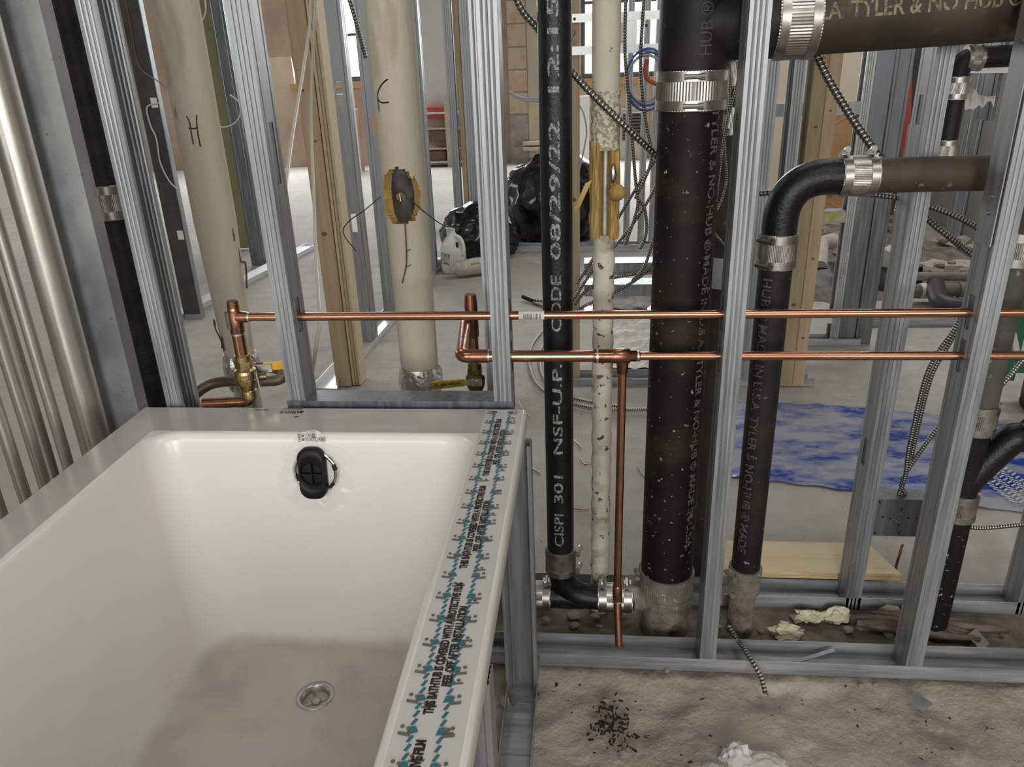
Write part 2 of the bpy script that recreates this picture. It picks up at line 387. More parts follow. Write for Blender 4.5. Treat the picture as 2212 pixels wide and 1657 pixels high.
def cr(pts, n=10):
    """Catmull-Rom through points"""
    pts = [V(p) for p in pts]
    q = [pts[0] * 2 - pts[1]] + pts + [pts[-1] * 2 - pts[-2]]
    out = []
    for i in range(1, len(q) - 2):
        a, b, c, d = q[i - 1], q[i], q[i + 1], q[i + 2]
        for k in range(n):
            t = k / n
            out.append(0.5 * ((2 * b) + (c - a) * t + (2 * a - 5 * b + 4 * c - d) * t * t + (3 * b - a - 3 * c + d) * t ** 3))
    out.append(pts[-1])
    return out
def resample(pts, step):
    out = [pts[0]]; acc = 0.0
    for a, b in zip(pts, pts[1:]):
        L = (b - a).length; pos = step - acc
        while pos <= L:
            out.append(a.lerp(b, pos / L)); pos += step
        acc = (acc + L) % step if L else acc
    return out
def fillet(pts, r, n=8):
    pts = [V(p) for p in pts]; out = [pts[0]]
    for a, b, c in zip(pts, pts[1:], pts[2:]):
        d1 = (a - b).normalized(); d2 = (c - b).normalized()
        ang = d1.angle(d2); t = r / math.tan(ang / 2)
        t = min(t, (a - b).length * .98, (c - b).length * .98)
        p0 = b + d1 * t; p1 = b + d2 * t
        for k in range(n + 1):
            u = k / n
            out.append(p0 * (1 - u) ** 2 + b * 2 * u * (1 - u) + p1 * u * u)
    out.append(pts[-1])
    return out
def cable(name, label, pts, r, mat=None, pitch=.0055, seg=9, cat='cable', group=None, parent=None, smooth_only=False, n=12):
    p = cr(pts, n)
    if smooth_only:
        return G().tube(p, r, seg).out(name, mat, parent, True, label=label, cat=cat, group=group)
    q = resample(p, pitch / 4)
    rs = [r * (.70, .93, 1.0, .93)[i % 4] for i in range(len(q))]
    o = G().tube(q, rs, seg).out(name, mat or cable_m, parent, True, label=label, cat=cat, group=group)
    o.data.materials.append(groove_m)
    mi = [1 if (len(p_.vertices) == 4 and (p_.index // seg) % 4 in (0, 3)) else 0 for p_ in o.data.polygons]
    o.data.polygons.foreach_set('material_index', mi)
    return o

# ------------------------------------------------------------------ sheet-metal framing
def cprofile(wd, fl, lip, t=.0012, rib=True):
    o = [(fl, lip), (fl, 0)]
    tagw = []
    g = .0011
    if rib:
        for c0 in (.74, .5, .26):
            o += [((c0 + .07) * fl, 0), (c0 * fl, g), ((c0 - .07) * fl, 0)]
    o += [(0, 0)]
    def web(vs):
        for a in vs: o.append(a)
    if rib: web([(0, .14 * wd), (g, .18 * wd), (0, .22 * wd)])
    i0 = len(o); o.append((0, .36 * wd)); o.append((0, .64 * wd))
    if rib: web([(0, .78 * wd), (g, .82 * wd), (0, .86 * wd)])
    o += [(0, wd)]
    if rib:
        for c0 in (.26, .5, .74):
            o += [((c0 - .07) * fl, wd), (c0 * fl, wd - g), ((c0 + .07) * fl, wd)]
    o += [(fl, wd), (fl, wd - lip)]
    return offset_profile(o, t), i0, len(o)
def offset_profile(o, t):
    inner = []
    n = len(o)
    for i in range(n):
        def nrm(a, b):
            d = (b[0] - a[0], b[1] - a[1]); L = math.hypot(*d) or 1
            return (d[1] / L, -d[0] / L)
        ns = []
        if i > 0: ns.append(nrm(o[i - 1], o[i]))
        if i < n - 1: ns.append(nrm(o[i], o[i + 1]))
        mx = sum(a[0] for a in ns) / len(ns); my = sum(a[1] for a in ns) / len(ns)
        L = math.hypot(mx, my) or 1
        k = 1 / max(L, .5)
        inner.append((o[i][0] - (-mx / L) * t * k * 1.0, o[i][1] - (-my / L) * t * k))
    return o + inner[::-1]
def extrude(prof, org, eu, ev, ew, levels, hole=None):
    """hole = (i0, nouter, [(a,b)..]) drops the web quads between prof[i0],prof[i0+1] for level spans"""
    org = V(org); eu = V(eu); ev = V(ev); ew = V(ew)
    n = len(prof); g = G()
    for l in levels:
        g.v += [tuple(org + eu * p[0] + ev * p[1] + ew * l) for p in prof]
    flip = eu.cross(ev).dot(ew) < 0
    for k in range(len(levels) - 1):
        mid = (levels[k] + levels[k + 1]) / 2
        for i in range(n):
            if hole and any(a < mid < b for a, b in hole[2]):
                i0, no = hole[0], hole[1]
                if i == i0 or i == 2 * no - 2 - i0: continue
            j = (i + 1) % n
            q = (k * n + i, k * n + j, (k + 1) * n + j, (k + 1) * n + i)
            g.f.append(q[::-1] if flip else q)
    no = n // 2
    for k in (0, len(levels) - 1):
        for i in range(no - 1):
            g.f.append((k * n + i, k * n + i + 1, k * n + n - 2 - i, k * n + n - 1 - i))
    return g
STUD_TOP = 3.0
def stud(label, x, y, du=(1, 0, 0), dv=(0, 1, 0), z0=.0015, z1=STUD_TOP, wd=.0625, fl=.032, holes=(), mat=None, lip=.007, group=None, name='metal_stud', rib=True, parent=None):
    prof, i0, no = cprofile(wd, fl, lip, rib=rib)
    lv = sorted(set([z0, z1] + [h for ab in holes for h in ab]))
    g = extrude(prof, (x, y, 0), du, dv, (0, 0, 1), lv, (i0, no, holes) if holes else None)
    return g.out(name, mat or galv, parent, False, label=label, cat='metal stud' if parent is None else None, group=group)
def track(label, p0, p1, wd=.0635, h=.032, up=1, mat=None, name='floor_track', t=.0013, cat='metal track', group=None, parent=None, side=1):
    """channel lying along p0->p1; its web is at p0.z, flanges go up (up=1) or down; wd extends to the left of travel * side"""
    p0 = V(p0); p1 = V(p1); d = p1 - p0; L = d.length; d.normalize()
    ev = V((0, 0, 1)).cross(d).normalized() * side
    prof = offset_profile([(h, 0), (0, 0), (0, wd), (h, wd)], t)
    return extrude(prof, p0, V((0, 0, up)), ev, d, [0, L]).out(name, mat or galv_x, parent, False, label=label, cat=cat if parent is None else None, group=group)

# ------------------------------------------------------------------ text as flat or wrapped print
def text_geo(s, size, bold=0.0, space=1.0):
    cu = bpy.data.curves.new('lettering', 'FONT'); cu.body = s; cu.size = size; cu.offset = bold; cu.space_character = space
    cu.resolution_u = 3
    cu.align_x = 'LEFT'; cu.align_y = 'CENTER'
    o = bpy.data.objects.new('lettering', cu)
    me = o.to_mesh()
    bm = bmesh.new(); bm.from_mesh(me)
    o.to_mesh_clear(); bpy.data.objects.remove(o); bpy.data.curves.remove(cu)
    return bm
def print_flat(name, s, size, org, ex, ey, mat, parent, bold=0., space=1.0, fit=None):
    bm = text_geo(s, size, bold, space)
    org = V(org); ex = V(ex); ey = V(ey)
    vs = [v.co.copy() for v in bm.verts]
    k = 1.0
    if fit and vs:
        w_ = max(v.x for v in vs) - min(v.x for v in vs); k = fit / w_
    fs = [[v.index for v in f.verts] for f in bm.faces]
    bm.free()
    return mk(name, [org + ex * v.x * k + ey * v.y for v in vs], fs, mat, parent)
def print_wrap(name, s, size, start, axis, r, face, mat, parent, bold=0., space=1.0, fit=None):
    bm = text_geo(s, size, bold, space)
    ys = [v.co.y for v in bm.verts]
    y = min(ys)
    step = r * .16
    while y < max(ys):
        y += step
        geom = bm.verts[:] + bm.edges[:] + bm.faces[:]
        bmesh.ops.bisect_plane(bm, geom=geom, plane_co=(0, y, 0), plane_no=(0, 1, 0))
    axis = V(axis).normalized(); face = V(face).normalized(); side = face.cross(axis)
    start = V(start)
    bm.verts.index_update()
    k = 1.0
    if fit:
        xs = [v.co.x for v in bm.verts]; k = fit / (max(xs) - min(xs))
    vs = []
    for v in bm.verts:
        th = v.co.y / r
        vs.append(start + axis * v.co.x * k + (face * math.cos(th) + side * math.sin(th)) * (r + .0007))
    fs = [[v.index for v in f.verts] for f in bm.faces]
    bm.free()
    return mk(name, vs, fs, mat, parent)

# ------------------------------------------------------------------ pipe fittings
def coupling(label, c, axis, r, length, sdir, mat=None, weave=True, band=None):
    """shielded hub-less coupling: corrugated sleeve, two bands and two screws"""
    c = V(c); axis = V(axis).normalized(); sdir = V(sdir); sdir = (sdir - axis * sdir.dot(axis)).normalized()
    m = mat or steel
    t = thing('pipe_coupling', label, 'pipe coupling', c)
    g = G()
    q = [c - axis * length / 2, c - axis * length * .27, c - axis * length * .265, c + axis * length * .265, c + axis * length * .27, c + axis * length / 2]
    g.tube(q, [r + .0022, r + .0022, r + .0028, r + .0028, r + .0022, r + .0022], 150, True, amp=.014)
    g.out('sleeve', m, t, False)
    tang = axis.cross(sdir)
    for sgn in (-1, 1):
        bc = c + axis * sgn * length * .36
        bw = length * (band or .115)
        bnd = G().tube([bc - axis * bw, bc + axis * bw], r + .0042, 64).out('band', m, t, True)
        sc_ = bc + sdir * (r + .0095)
        g = G(); g.obox(sc_ - sdir * .002, axis * bw * .95, tang * .009, sdir * .004)
        g.tube([sc_ + tang * .020 + sdir * .001, sc_ + tang * .0135 + sdir * .001], .0055, 8)
        g.tube([sc_ + tang * .0135 + sdir * .001, sc_ - tang * .013 + sdir * .001], .0042, 10)
        g.out('screw', steel_dark if m is steel else m, bnd, False)
    return t

def ico(c, r, sub=2, rough=.35, f=2.0, sq=(1, 1, 1), seed=0, ridge=False, zmin=None):
    bm = bmesh.new(); bmesh.ops.create_icosphere(bm, subdivisions=sub, radius=1.0)
    vs = []
    for v in bm.verts:
        p = v.co.copy(); s = V((seed * 7.3, seed * 3.1, seed * 1.7))
        n = noise.fractal(p * f + s, 1.0, 2.0, 4)
        if ridge: n = (1 - abs(noise.noise(p * f + s)) * 2) * .8 + noise.noise(p * f * 2.7 + s) * .5
        k = 1 + n * rough
        q = V((p.x * sq[0], p.y * sq[1], p.z * sq[2])) * k * r
        z = c[2] + q.z
        if zmin is not None: z = max(z, zmin)
        vs.append((c[0] + q.x, c[1] + q.y, z))
    fs = [tuple(v.index for v in f_.verts) for f_ in bm.faces]
    bm.free()
    return G().add(vs, fs)

# ================================================================== THE SETTING
FARY = 10.5
def struct(g, name, mat, **k):
    return g.out(name, mat, None, False, kind='structure', **k)
# floor: fine relief close to the camera, flat slab beyond
def build_floor():
    g = G()
    xs = [-6.0, -1.2, -.3] + [-.3 + i * .0115 for i in range(1, 201)] + [5.0]
    ys = [-4.0, .45] + [.45 + i * .01 for i in range(1, 81)] + [1.26 + i * .03 for i in range(1, 10)] + [1.6, 2.0, 3, 5, 7, 9, FARY]
    nx = len(xs)
    for y in ys:
        for x in xs:
            z = 0.0
            if -1.2 < x < 2.0 and .45 < y < 1.245:
                f = min(1, (1.245 - y) / .03, (y - .45) / .1)
                z = f * (-.010 + .016 * noise.fractal(V((x * 5, y * 5, 1.3)), .9, 2.1, 7) + .007 * (1 - abs(noise.noise(V((x * 9, y * 13, 4.)))) * 2.2))
                z = min(z, .004 + .15 * max(0, z - .004)) * 1.0
            elif -1.2 < x < 2.0 and 1.325 < y < 1.465:
                z = -.006 + .012 * noise.fractal(V((x * 9, y * 9, 2.3)), 1.0, 2.0, 4)
            g.v.append((x, y, z))
    for j in range(len(ys) - 1):
        for i in range(nx - 1):
            g.f.append((j * nx + i, j * nx + i + 1, (j + 1) * nx + i + 1, (j + 1) * nx + i))
    o = g.out('floor', floor_m, None, True, kind='structure')
    return o
build_floor()
struct(G().box((-6.1, -4.1, 3.0), (5.1, FARY + .2, 3.15)), 'ceiling', ceil_m)

def wall_with_openings(name, axis, at, thick, lo, hi, zlo, zhi, ops, mat):
    """wall in a plane axis=at from lo..hi with openings [(a,b,z0,z1)]"""
    g = G()
    def bx(a, b, z0, z1):
        if b - a < 1e-4 or z1 - z0 < 1e-4: return
        if axis == 'y': g.box((a, at, z0), (b, at + thick, z1))
        else: g.box((at, a, z0), (at + thick, b, z1))
    cur = lo
    for a, b, z0, z1 in sorted(ops):
        bx(cur, a, zlo, zhi); bx(a, b, zlo, z0); bx(a, b, z1, zhi); cur = b
    bx(cur, hi, zlo, zhi)
    return struct(g, name, mat)
def window(n, axis, at, a, b, z0, z1, nx=2, nz=3, depth=.06, sill=None):
    t = thing('window_%d' % n, None, None, ((a + b) / 2, at, z0) if axis == 'y' else (at, (a + b) / 2, z0)); t['kind'] = 'structure'
    def bx(name, a0, b0, c0, c1, d0, d1, mat):
        g = G()
        if axis == 'y': g.box((a0, at + d0, c0), (b0, at + d1, c1))
        else: g.box((at + d0, a0, c0), (at + d1, b0, c1))
        return g.out(name, mat, t)
    fw = .05
    bx('window_frame', a, a + fw, z0, z1, -.01, depth, frame_m); bx('window_frame', b - fw, b, z0, z1, -.01, depth, frame_m)
    bx('window_frame', a + fw, b - fw, z0, z0 + fw * 1.2, -.01, depth, frame_m); bx('window_frame', a + fw, b - fw, z1 - fw, z1, -.01, depth, frame_m)
    for i in range(1, nx): 
        x = a + (b - a) * i / nx; bx('muntin', x - .018, x + .018, z0 + fw * 1.2, z1 - fw, 0, depth * .7, frame_m)
    for i in range(1, nz):
        z = z0 + (z1 - z0) * i / nz; bx('muntin', a + fw, b - fw, z - .015, z + .015, 0.002, depth * .68, frame_m)
    for i in range(nx):
        for k in range(nz):
            x0 = a + (b - a) * i / nx; x1 = a + (b - a) * (i + 1) / nx; q0 = z0 + (z1 - z0) * k / nz; q1 = z0 + (z1 - z0) * (k + 1) / nz
            bx('pane', x0 + .01, x1 - .01, q0 + .01, q1 - .01, .022, .026, glass)
    if sill:
        bx('window_sill', a - .05, b + .05, z0 - .08, z0, -.12, .05, sill)
    return t
wa0 = P(635, 170, FARY).x; wa1 = P(790, 170, FARY).x; waz = P(715, 178, FARY).z
wb0 = P(1255, 168, FARY).x; wb1 = P(1470, 160, FARY).x; wbz = P(1300, 169, FARY).z
wall_with_openings('wall_far', 'y', FARY, .25, -6.0, 5.0, 0, 3.0, [(wa0, wa1, waz, 2.75), (wb0, wb1, wbz, 2.75)], M('far_masonry', (.50, .41, .31), .95, 0, (.42, .30, .23), 2.2, .4, .65, bump=.2, bscale=15))
window(1, 'y', FARY + .08, wa0, wa1, waz, 2.75, 3, 3, sill=sill_m)
window(2, 'y', FARY + .08, wb0, wb1, wbz, 2.75, 2, 2, sill=sill_m)
rear_ops = [(-3.5, -1.7, .8, 2.7), (-.9, .9, .8, 2.7), (1.7, 3.5, .8, 2.7)]
wall_with_openings('wall_rear', 'y', -4.25, .25, -6.0, 5.0, 0, 3.0, rear_ops, wall_m)
for i, (a, b, z0, z1) in enumerate(rear_ops): window(3 + i, 'y', -4.2, a, b, z0, z1, 2, 2)
wall_with_openings('wall_left', 'x', -6.2, .2, -4.0, FARY, 0, 3.0, [(4.0, 6.4, 1.0, 2.7)], wall_m)
window(6, 'x', -6.1, 4.0, 6.4, 1.0, 2.7, 3, 2)
wall_with_openings('wall_right', 'x', 5.0, .2, -4.0, FARY, 0, 3.0, [(3.7, 5.5, 1.0, 2.7)], plaster)
window(7, 'x', 5.05, 3.7, 5.5, 1.0, 2.7, 2, 2)

# ================================================================== BATHTUB
TX0, TX1, TY1, TY0, TZ = -.829, -.102, 1.246, -.275, .602
def rrect(x0, x1, y0, y1, r, z, n=8):
    pts = []
    for cx, cy, a0 in ((x1 - r, y1 - r, 0), (x0 + r, y1 - r, 90), (x0 + r, y0 + r, 180), (x1 - r, y0 + r, 270)):
        for k in range(n + 1):
            t = math.radians(a0 + 90 * k / n)
            pts.append((cx + r * math.cos(t), cy + r * math.sin(t), z))
    return pts
IX0 = PX(160, 1072, 0).x if False else PZ(165, 1070, TZ).x
IX1 = PZ(985, 1100, TZ).x
IY1 = PZ(680, 934, TZ).y
IY0 = TY0 + .10
tub = thing('bathtub', 'white acrylic alcove bathtub with printed protective film on its rim', 'bathtub', ((TX0 + TX1) / 2, (TY0 + TY1) / 2, .02))
BX0, BX1, BY1, BY0, BZ = -.700, -.262, 1.090, .06, .20
def lerp(a, b, t): return a + (b - a) * t
rings = []
rings.append(rrect(BX0 - .03, BX1 + .03, BY0 - .03, BY1 + .03, .05, .185))
rings.append(rrect(IX0 - .014, IX1 + .014, IY0 - .014, IY1 + .014, .05, .562))
rings.append(rrect(TX0 + .003, TX1 - .003, TY0, TY1, .006, .563))
rings.append(rrect(TX0, TX1, TY0, TY1, .008, .570))
rings.append(rrect(TX0, TX1, TY0, TY1, .008, TZ - .008))
rings.append(rrect(TX0 + .002, TX1 - .002, TY0 + .002, TY1 - .002, .008, TZ - .002))
rings.append(rrect(TX0 + .007, TX1 - .007, TY0 + .007, TY1 - .007, .009, TZ))
rings.append(rrect(IX0, IX1, IY0, IY1, .052, TZ))
rings.append(rrect(IX0 + .004, IX1 - .004, IY0 + .004, IY1 - .004, .052, TZ - .0012))
rings.append(rrect(IX0 + .009, IX1 - .009, IY0 + .009, IY1 - .009, .052, TZ - .006))
rings.append(rrect(IX0 + .0115, IX1 - .0115, IY0 + .013, IY1 - .0115, .052, TZ - .014))
for t in (.08, .3, .5, .7, .85):
    z = lerp(TZ - .014, .235, t)
    rings.append(rrect(lerp(IX0 + .0115, BX0 + .01, t), lerp(IX1 - .0115, BX1 - .01, t), lerp(IY0 + .013, BY0, t), lerp(IY1 - .0115, BY1 - .002, t), lerp(.052, .075, t), z))
for a in (0, 25, 50, 75, 90):
    s_, c_ = math.sin(math.radians(a)), 1 - math.cos(math.radians(a))
    rings.append(rrect(BX0 + .012 + c_ * .035, BX1 - .012 - c_ * .035, BY0 + .002 + c_ * .03, BY1 - .004 - c_ * .018, .075, .235 - s_ * .033))
gb = G(); gb.loft(rings)
n_ = len(rings[0]); b_ = len(gb.v) - n_
gb.f.append(tuple(range(n_))[::-1])
gb.out('tub_shell', white_tub, tub, True)
# floor pan of the tub, dusty, slightly dished towards the drain
inner = rrect(BX0 + .047, BX1 - .047, BY0 + .032, BY1 - .022, .075, .202)
DR = PZ(681, 1503, .199)
gp = G()
def pan_hit(th):
    """distance from the drain to the edge of the flat pan in direction th"""
    best = 9
    dx, dy = math.cos(th), math.sin(th)
    for p, q in zip(inner, inner[1:] + inner[:1]):
        ex_, ey_ = q[0] - p[0], q[1] - p[1]
        det = dx * -ey_ + dy * ex_
        if abs(det) < 1e-12: continue
        t_ = ((p[0] - DR.x) * -ey_ + (p[1] - DR.y) * ex_) / det
        u_ = (dx * (p[1] - DR.y) - dy * (p[0] - DR.x)) / det
        if t_ > 0 and -1e-6 <= u_ <= 1 + 1e-6: best = min(best, t_)
    return best
rr_ = [[], [], [], []]
for k in range(144):
    th = 2 * math.pi * k / 144; h_ = pan_hit(th)
    for i_, (f_, z_) in enumerate(((1.0, .2021), (.5, .2012), (.12, .2000), (0, .1985))):
        r_ = lerp(.0315, h_, f_)
        rr_[i_].append((DR.x + r_ * math.cos(th), DR.y + r_ * math.sin(th), z_))
gp.loft(rr_)
gp.out('tub_floor', white_tub, tub, True)
# drain: flange ring, cup, spokes, hub
dr = G(); ring = []
for r_, z_ in ((.0318, .1986), (.0312, .2004), (.0262, .1998), (.0235, .1975), (.0228, .172)):
    ring.append([(DR.x + r_ * math.cos(2 * math.pi * k / 40), DR.y + r_ * math.sin(2 * math.pi * k / 40), z_) for k in range(40)])
dr.loft(ring); drain = dr.out('drain_flange', nickel, tub, True)
G().add([(DR.x + .0229 * math.cos(2 * math.pi * k / 24), DR.y + .0229 * math.sin(2 * math.pi * k / 24), .1725) for k in range(24)], [tuple(range(24))]).out('drain_cup', black_pl, drain)
for k in range(4):
    a = k * math.pi / 2 + .5
    G().obox((DR.x + .0150 * math.cos(a), DR.y + .0150 * math.sin(a), .184), (math.cos(a) * .0082, math.sin(a) * .0082, 0), (-math.sin(a) * .0022, math.cos(a) * .0022, 0), (0, 0, .002)).out('strainer_spoke', steel_dark, drain)
G().tube([(DR.x, DR.y, .180), (DR.x, DR.y, .188), (DR.x, DR.y, .1885)], [.0078, .0078, .006], 20).out('strainer_hub', steel_dark, drain, True)
# overflow cover on the head wall
def wall_y(z): return lerp(IY1 - .0115, BY1 - .002, (TZ - .014 - z) / (TZ - .014 - .235))
OV = P(679, 1015, wall_y(.50)); OV.z = .505
OV = P(680, 1017, wall_y(OV.z)); OV = P(680, 1017, wall_y(OV.z))
sl = V((0, wall_y(.55) - wall_y(.45), .10)).normalized()   # up along the sloping wall
nrm = V((0, -sl.z, sl.y)).normalized()
ov = G(); rg = []
for r_, d_ in ((.040, -.001), (.040, .006), (.037, .008), (.034, .0075), (.034, .002)):
    rg.append([OV + V((1, 0, 0)) * r_ * math.cos(2 * math.pi * k / 40) + sl * r_ * math.sin(2 * math.pi * k / 40) + V((.003, 0, 0)) + nrm * d_ for k in range(40)])
ov.loft(rg); ovr = ov.out('overflow_ring', chrome, tub, True, label='chrome overflow ring')
for k in range(6):
    a = .3 + k * math.pi / 3
    G().obox(OV + V((.006 + .034 * math.cos(a), 0, 0)) + sl * .034 * math.sin(a) + nrm * .008, V((-math.sin(a), 0, 0)) * .005 + sl * math.cos(a) * .005, V((math.cos(a), 0, 0)) * .003 + sl * math.sin(a) * .003, nrm * .003).out('ring_lug', black_pl, ovr)
def pill(w_, h_, d, nn=10, r=None):
    r = r or w_ * .8
    out = []
    for cx, cy, a0 in ((w_ - r, h_ - r, 0), (-w_ + r, h_ - r, 90), (-w_ + r, -h_ + r, 180), (w_ - r, -h_ + r, 270)):
        for k in range(nn + 1):
            t = math.radians(a0 + 90 * k / nn)
            out.append(OV + V((cx + r * math.cos(t), 0, 0)) + sl * (cy + r * math.sin(t)) + nrm * d)
    return out
cp = G(); cp.loft([pill(.0235, .046, .004), pill(.0235, .046, .016), pill(.022, .0445, .0185), pill(.0195, .020, .0185, r=.019), pill(.0195, .020, .010, r=.019)], False, True)
ovc = cp.out('overflow_cover', black_pl, tub, True, label='black overflow cover')
gx = G(); gx.obox(OV + nrm * .014, V((.0195, 0, 0)), sl * .0009, nrm * .004); gx.obox(OV + nrm * .014, V((.0009, 0, 0)), sl * .0195, nrm * .004)
gx.out('cross_rib', black_pl, ovc)
# clear film stuck crumpled round the overflow
gf = G(); rr2 = []
for i, rr0 in enumerate((.037, .050, .062, .074)):
    ring = []
    for k in range(48):
        a = 2 * math.pi * k / 48
        q = 1 + .16 * noise.noise(V((math.cos(a) * 2, math.sin(a) * 2, 3.3))) * i
        rx = rr0 * q; ry = rr0 * q * .93
        h = .0015 + .007 * abs(noise.noise(V((math.cos(a) * 5, math.sin(a) * 5, i * .8)))) * (i in (1, 2, 3))
        ring.append(OV + V((rx * math.cos(a) - .004, 0, 0)) + sl * (ry * math.sin(a)) + nrm * h)
    rr2.append(ring)
gf.loft(rr2); gf.out('overflow_wrap', clear, tub, False)
# protective film lying on the flat of the rim, and its printed side band
def sheet(pts, z, name, mat, parent, **k):
    return mk(name, [(p[0], p[1], z) for p in pts] , [tuple(range(len(pts)))], mat, parent, **k)
RXI = IX1 + .004
sheet([(IX1 + .002, TY0 + .02), (TX1 - .007, TY0 + .02), (TX1 - .007, TY1 - .008), (IX1 + .002, TY1 - .008)], TZ + .0006, 'printed_film', film_side, tub, label='clear protective film printed in black and teal')
sheet([(TX0 + .007, TY1 - .007), (TX0 + .007, IY1 + .002), (IX1 + .002, IY1 + .002), (IX1 + .002, TY1 - .007)], TZ + .0005, 'rim_film', film_m, tub, label='grey rim film')
sheet([(TX0 + .007, IY1 + .002), (TX0 + .007, TY0 + .02), (IX0 - .002, TY0 + .02), (IX0 - .002, IY1 + .002)], TZ + .0005, 'rim_film', film_m, tub, label='grey rim film')
# film text: runs along the rim towards the head wall
zt = TZ + .0012
EX = V((0, 1, 0)); EY = V((-1, 0, 0))
def xat(f): return lerp(IX1, TX1, f)
line_fit = .2
for e in (.309, .539, .768, .997):
    print_flat('film_lettering', 'THIS BATHTUB IS COVERED WITH A PROTECTIVE FILM', .0128, (-.1475, e, zt), EX, EY, ink, tub, bold=.0007, fit=line_fit)
    print_flat('film_lettering', 'PEEL OFF AFTER INSTALLATION', .0128, (-.136, e + .036, zt), EX, EY, ink, tub, bold=.0007, fit=.122)
XTL, XTR = PZ(969, 1277, TZ).x, PZ(1019, 1280, TZ).x
gt = G(); gi = G()
for side_f, xs_ in ((.22, XTL), (.80, XTR)):
    y = 1.225; k = 0
    while y > .1:
        x = xs_
        if k % 4 == 0:
            gt.add([(x - .005, y - .005, zt), (x + .006, y - .002, zt), (x + .0025, y + .005, zt), (x - .003, y + .004, zt)], [(0, 1, 2, 3)])
            s_ = -1 if side_f < .5 else 1
            for dx, dy in ((.004, .002), (.010, .004)):
                c0 = (x + s_ * dx, y + dy)
                gi.add([(c0[0] + .0022 * math.cos(a_ * math.pi / 4), c0[1] + .0022 * math.sin(a_ * math.pi / 4), zt + .0002) for a_ in range(8)], [tuple(range(8))])
            gi.add([(x + s_ * .001, y - .004, zt + .0002), (x + s_ * .013, y - .002, zt + .0002), (x + s_ * .013, y - .0055, zt + .0002), (x + s_ * .001, y - .0075, zt + .0002)], [(0, 1, 2, 3)] if s_ < 0 else [(3, 2, 1, 0)])
        else:
            gt.add([(x - .0034, y - .0034, zt), (x - .0002, y - .0042, zt), (x + .0034, y + .0034, zt), (x + .0002, y + .0042, zt)], [(0, 1, 2, 3)])
        y -= .0098; k += 1
k = 0; y = 1.20
while y > .1:
    x = -.149 if k % 2 else -.128
    for dx in (-.004, .003):
        gi.add([(x + dx + .0022 * math.cos(a_ * math.pi / 4), y + .004 + .0022 * math.sin(a_ * math.pi / 4), zt - .0003) for a_ in range(8)], [tuple(range(8))])
    gi.add([(x - .007, y - .003, zt - .0003), (x + .008, y - .001, zt - .0003), (x + .008, y + .0018, zt - .0003), (x - .007, y - .0002, zt - .0003)], [(0, 1, 2, 3)])
    y -= .031; k += 1
gt.out('teal_dash_print', ink_t, tub, kind='stuff'); gi.out('pictogram_print', ink_b, tub, kind='stuff')
# sticker print on the head rim (reads from the other side) and on the overflow film
q = PZ(655, 891, TZ); zt2 = TZ + .0011
print_flat('rim_lettering', 'BATHTUB', .014, (q.x, q.y, zt2), (-1, 0, 0), (0, -1, 0), ink, tub, bold=.0006, fit=.043)
q = PZ(580, 886, TZ)
print_flat('rim_lettering', 'BT107-', .009, (q.x, q.y, zt2), (-1, 0, 0), (0, -1, 0), ink, tub, bold=.0003, fit=.026)
q = PZ(646, 901, TZ)
print_flat('rim_lettering', 'FF', .007, (q.x, q.y, zt2), (-1, 0, 0), (0, -1, 0), ink, tub, bold=.0003, fit=.008)
gbc = G(); q = PZ(633, 884, TZ); x = q.x - .018
while x < q.x + .018:
    wdt = rnd.choice((.0005, .0009, .0014)); gbc.add([(x, q.y - .004, zt2), (x + wdt, q.y - .004, zt2), (x + wdt, q.y + .006, zt2), (x, q.y + .006, zt2)], [(0, 1, 2, 3)]); x += wdt + rnd.choice((.0006, .0011))
gbc.out('rim_barcode', ink_b, tub, kind='stuff')
def on_wall(px, py, d=.004):
    p = P(px, py, wall_y(.55))
    for _ in range(4): p = P(px, py, wall_y(p.z))
    return p + nrm * d
print_flat('wrap_lettering', 'FINE', .010, on_wall(662, 940), (1, 0, 0), sl, ink_b, tub, bold=.0002, fit=.017)
print_flat('wrap_lettering', 'FIXTURES', .010, on_wall(662, 948), (1, 0, 0), sl, ink_b, tub, bold=.0002, fit=.034)
q = on_wall(648, 944); g = G()
for i in range(5): g.obox(q + V((0, 0, 0)) + sl * (-.006 + i * .003), V((.0022, 0, 0)), sl * .0008, nrm * .0001)
for i in (-1, 1): g.obox(q + V((.0065, 0, 0)) + sl * i * .0035, V((.002, 0, 0)), sl * .002, nrm * .0001)
g.out('wrap_emblem', ink_b, tub)
# timber-free steel legs under the tub's open side
fr = thing('tub_support_frame', 'galvanised rail and posts under the open side of the tub', 'frame', (-.12, .8, 0))
stud(None, -.155, 1.205, du=(0, -1, 0), dv=(1, 0, 0), z0=.003, z1=.562, name='post', parent=fr, wd=.0625)
stud(None, -.150, .62, du=(0, 1, 0), dv=(1, 0, 0), z0=.003, z1=.562, name='post', parent=fr, wd=.05)
track(None, (-.092, .2, .002), (-.092, 1.245, .002), wd=.060, h=.030, parent=fr, name='floor_rail', side=1)
q = PZ(1097, 1508, .012)
bo = G().tube([(q.x, q.y, .003), (q.x, q.y, .0055)], .016, 24).out('washer', steel_dark, fr, True)
G().tube([(q.x, q.y, .0055), (q.x, q.y, .018)], .005, 8).out('bolt', steel_dark, bo)

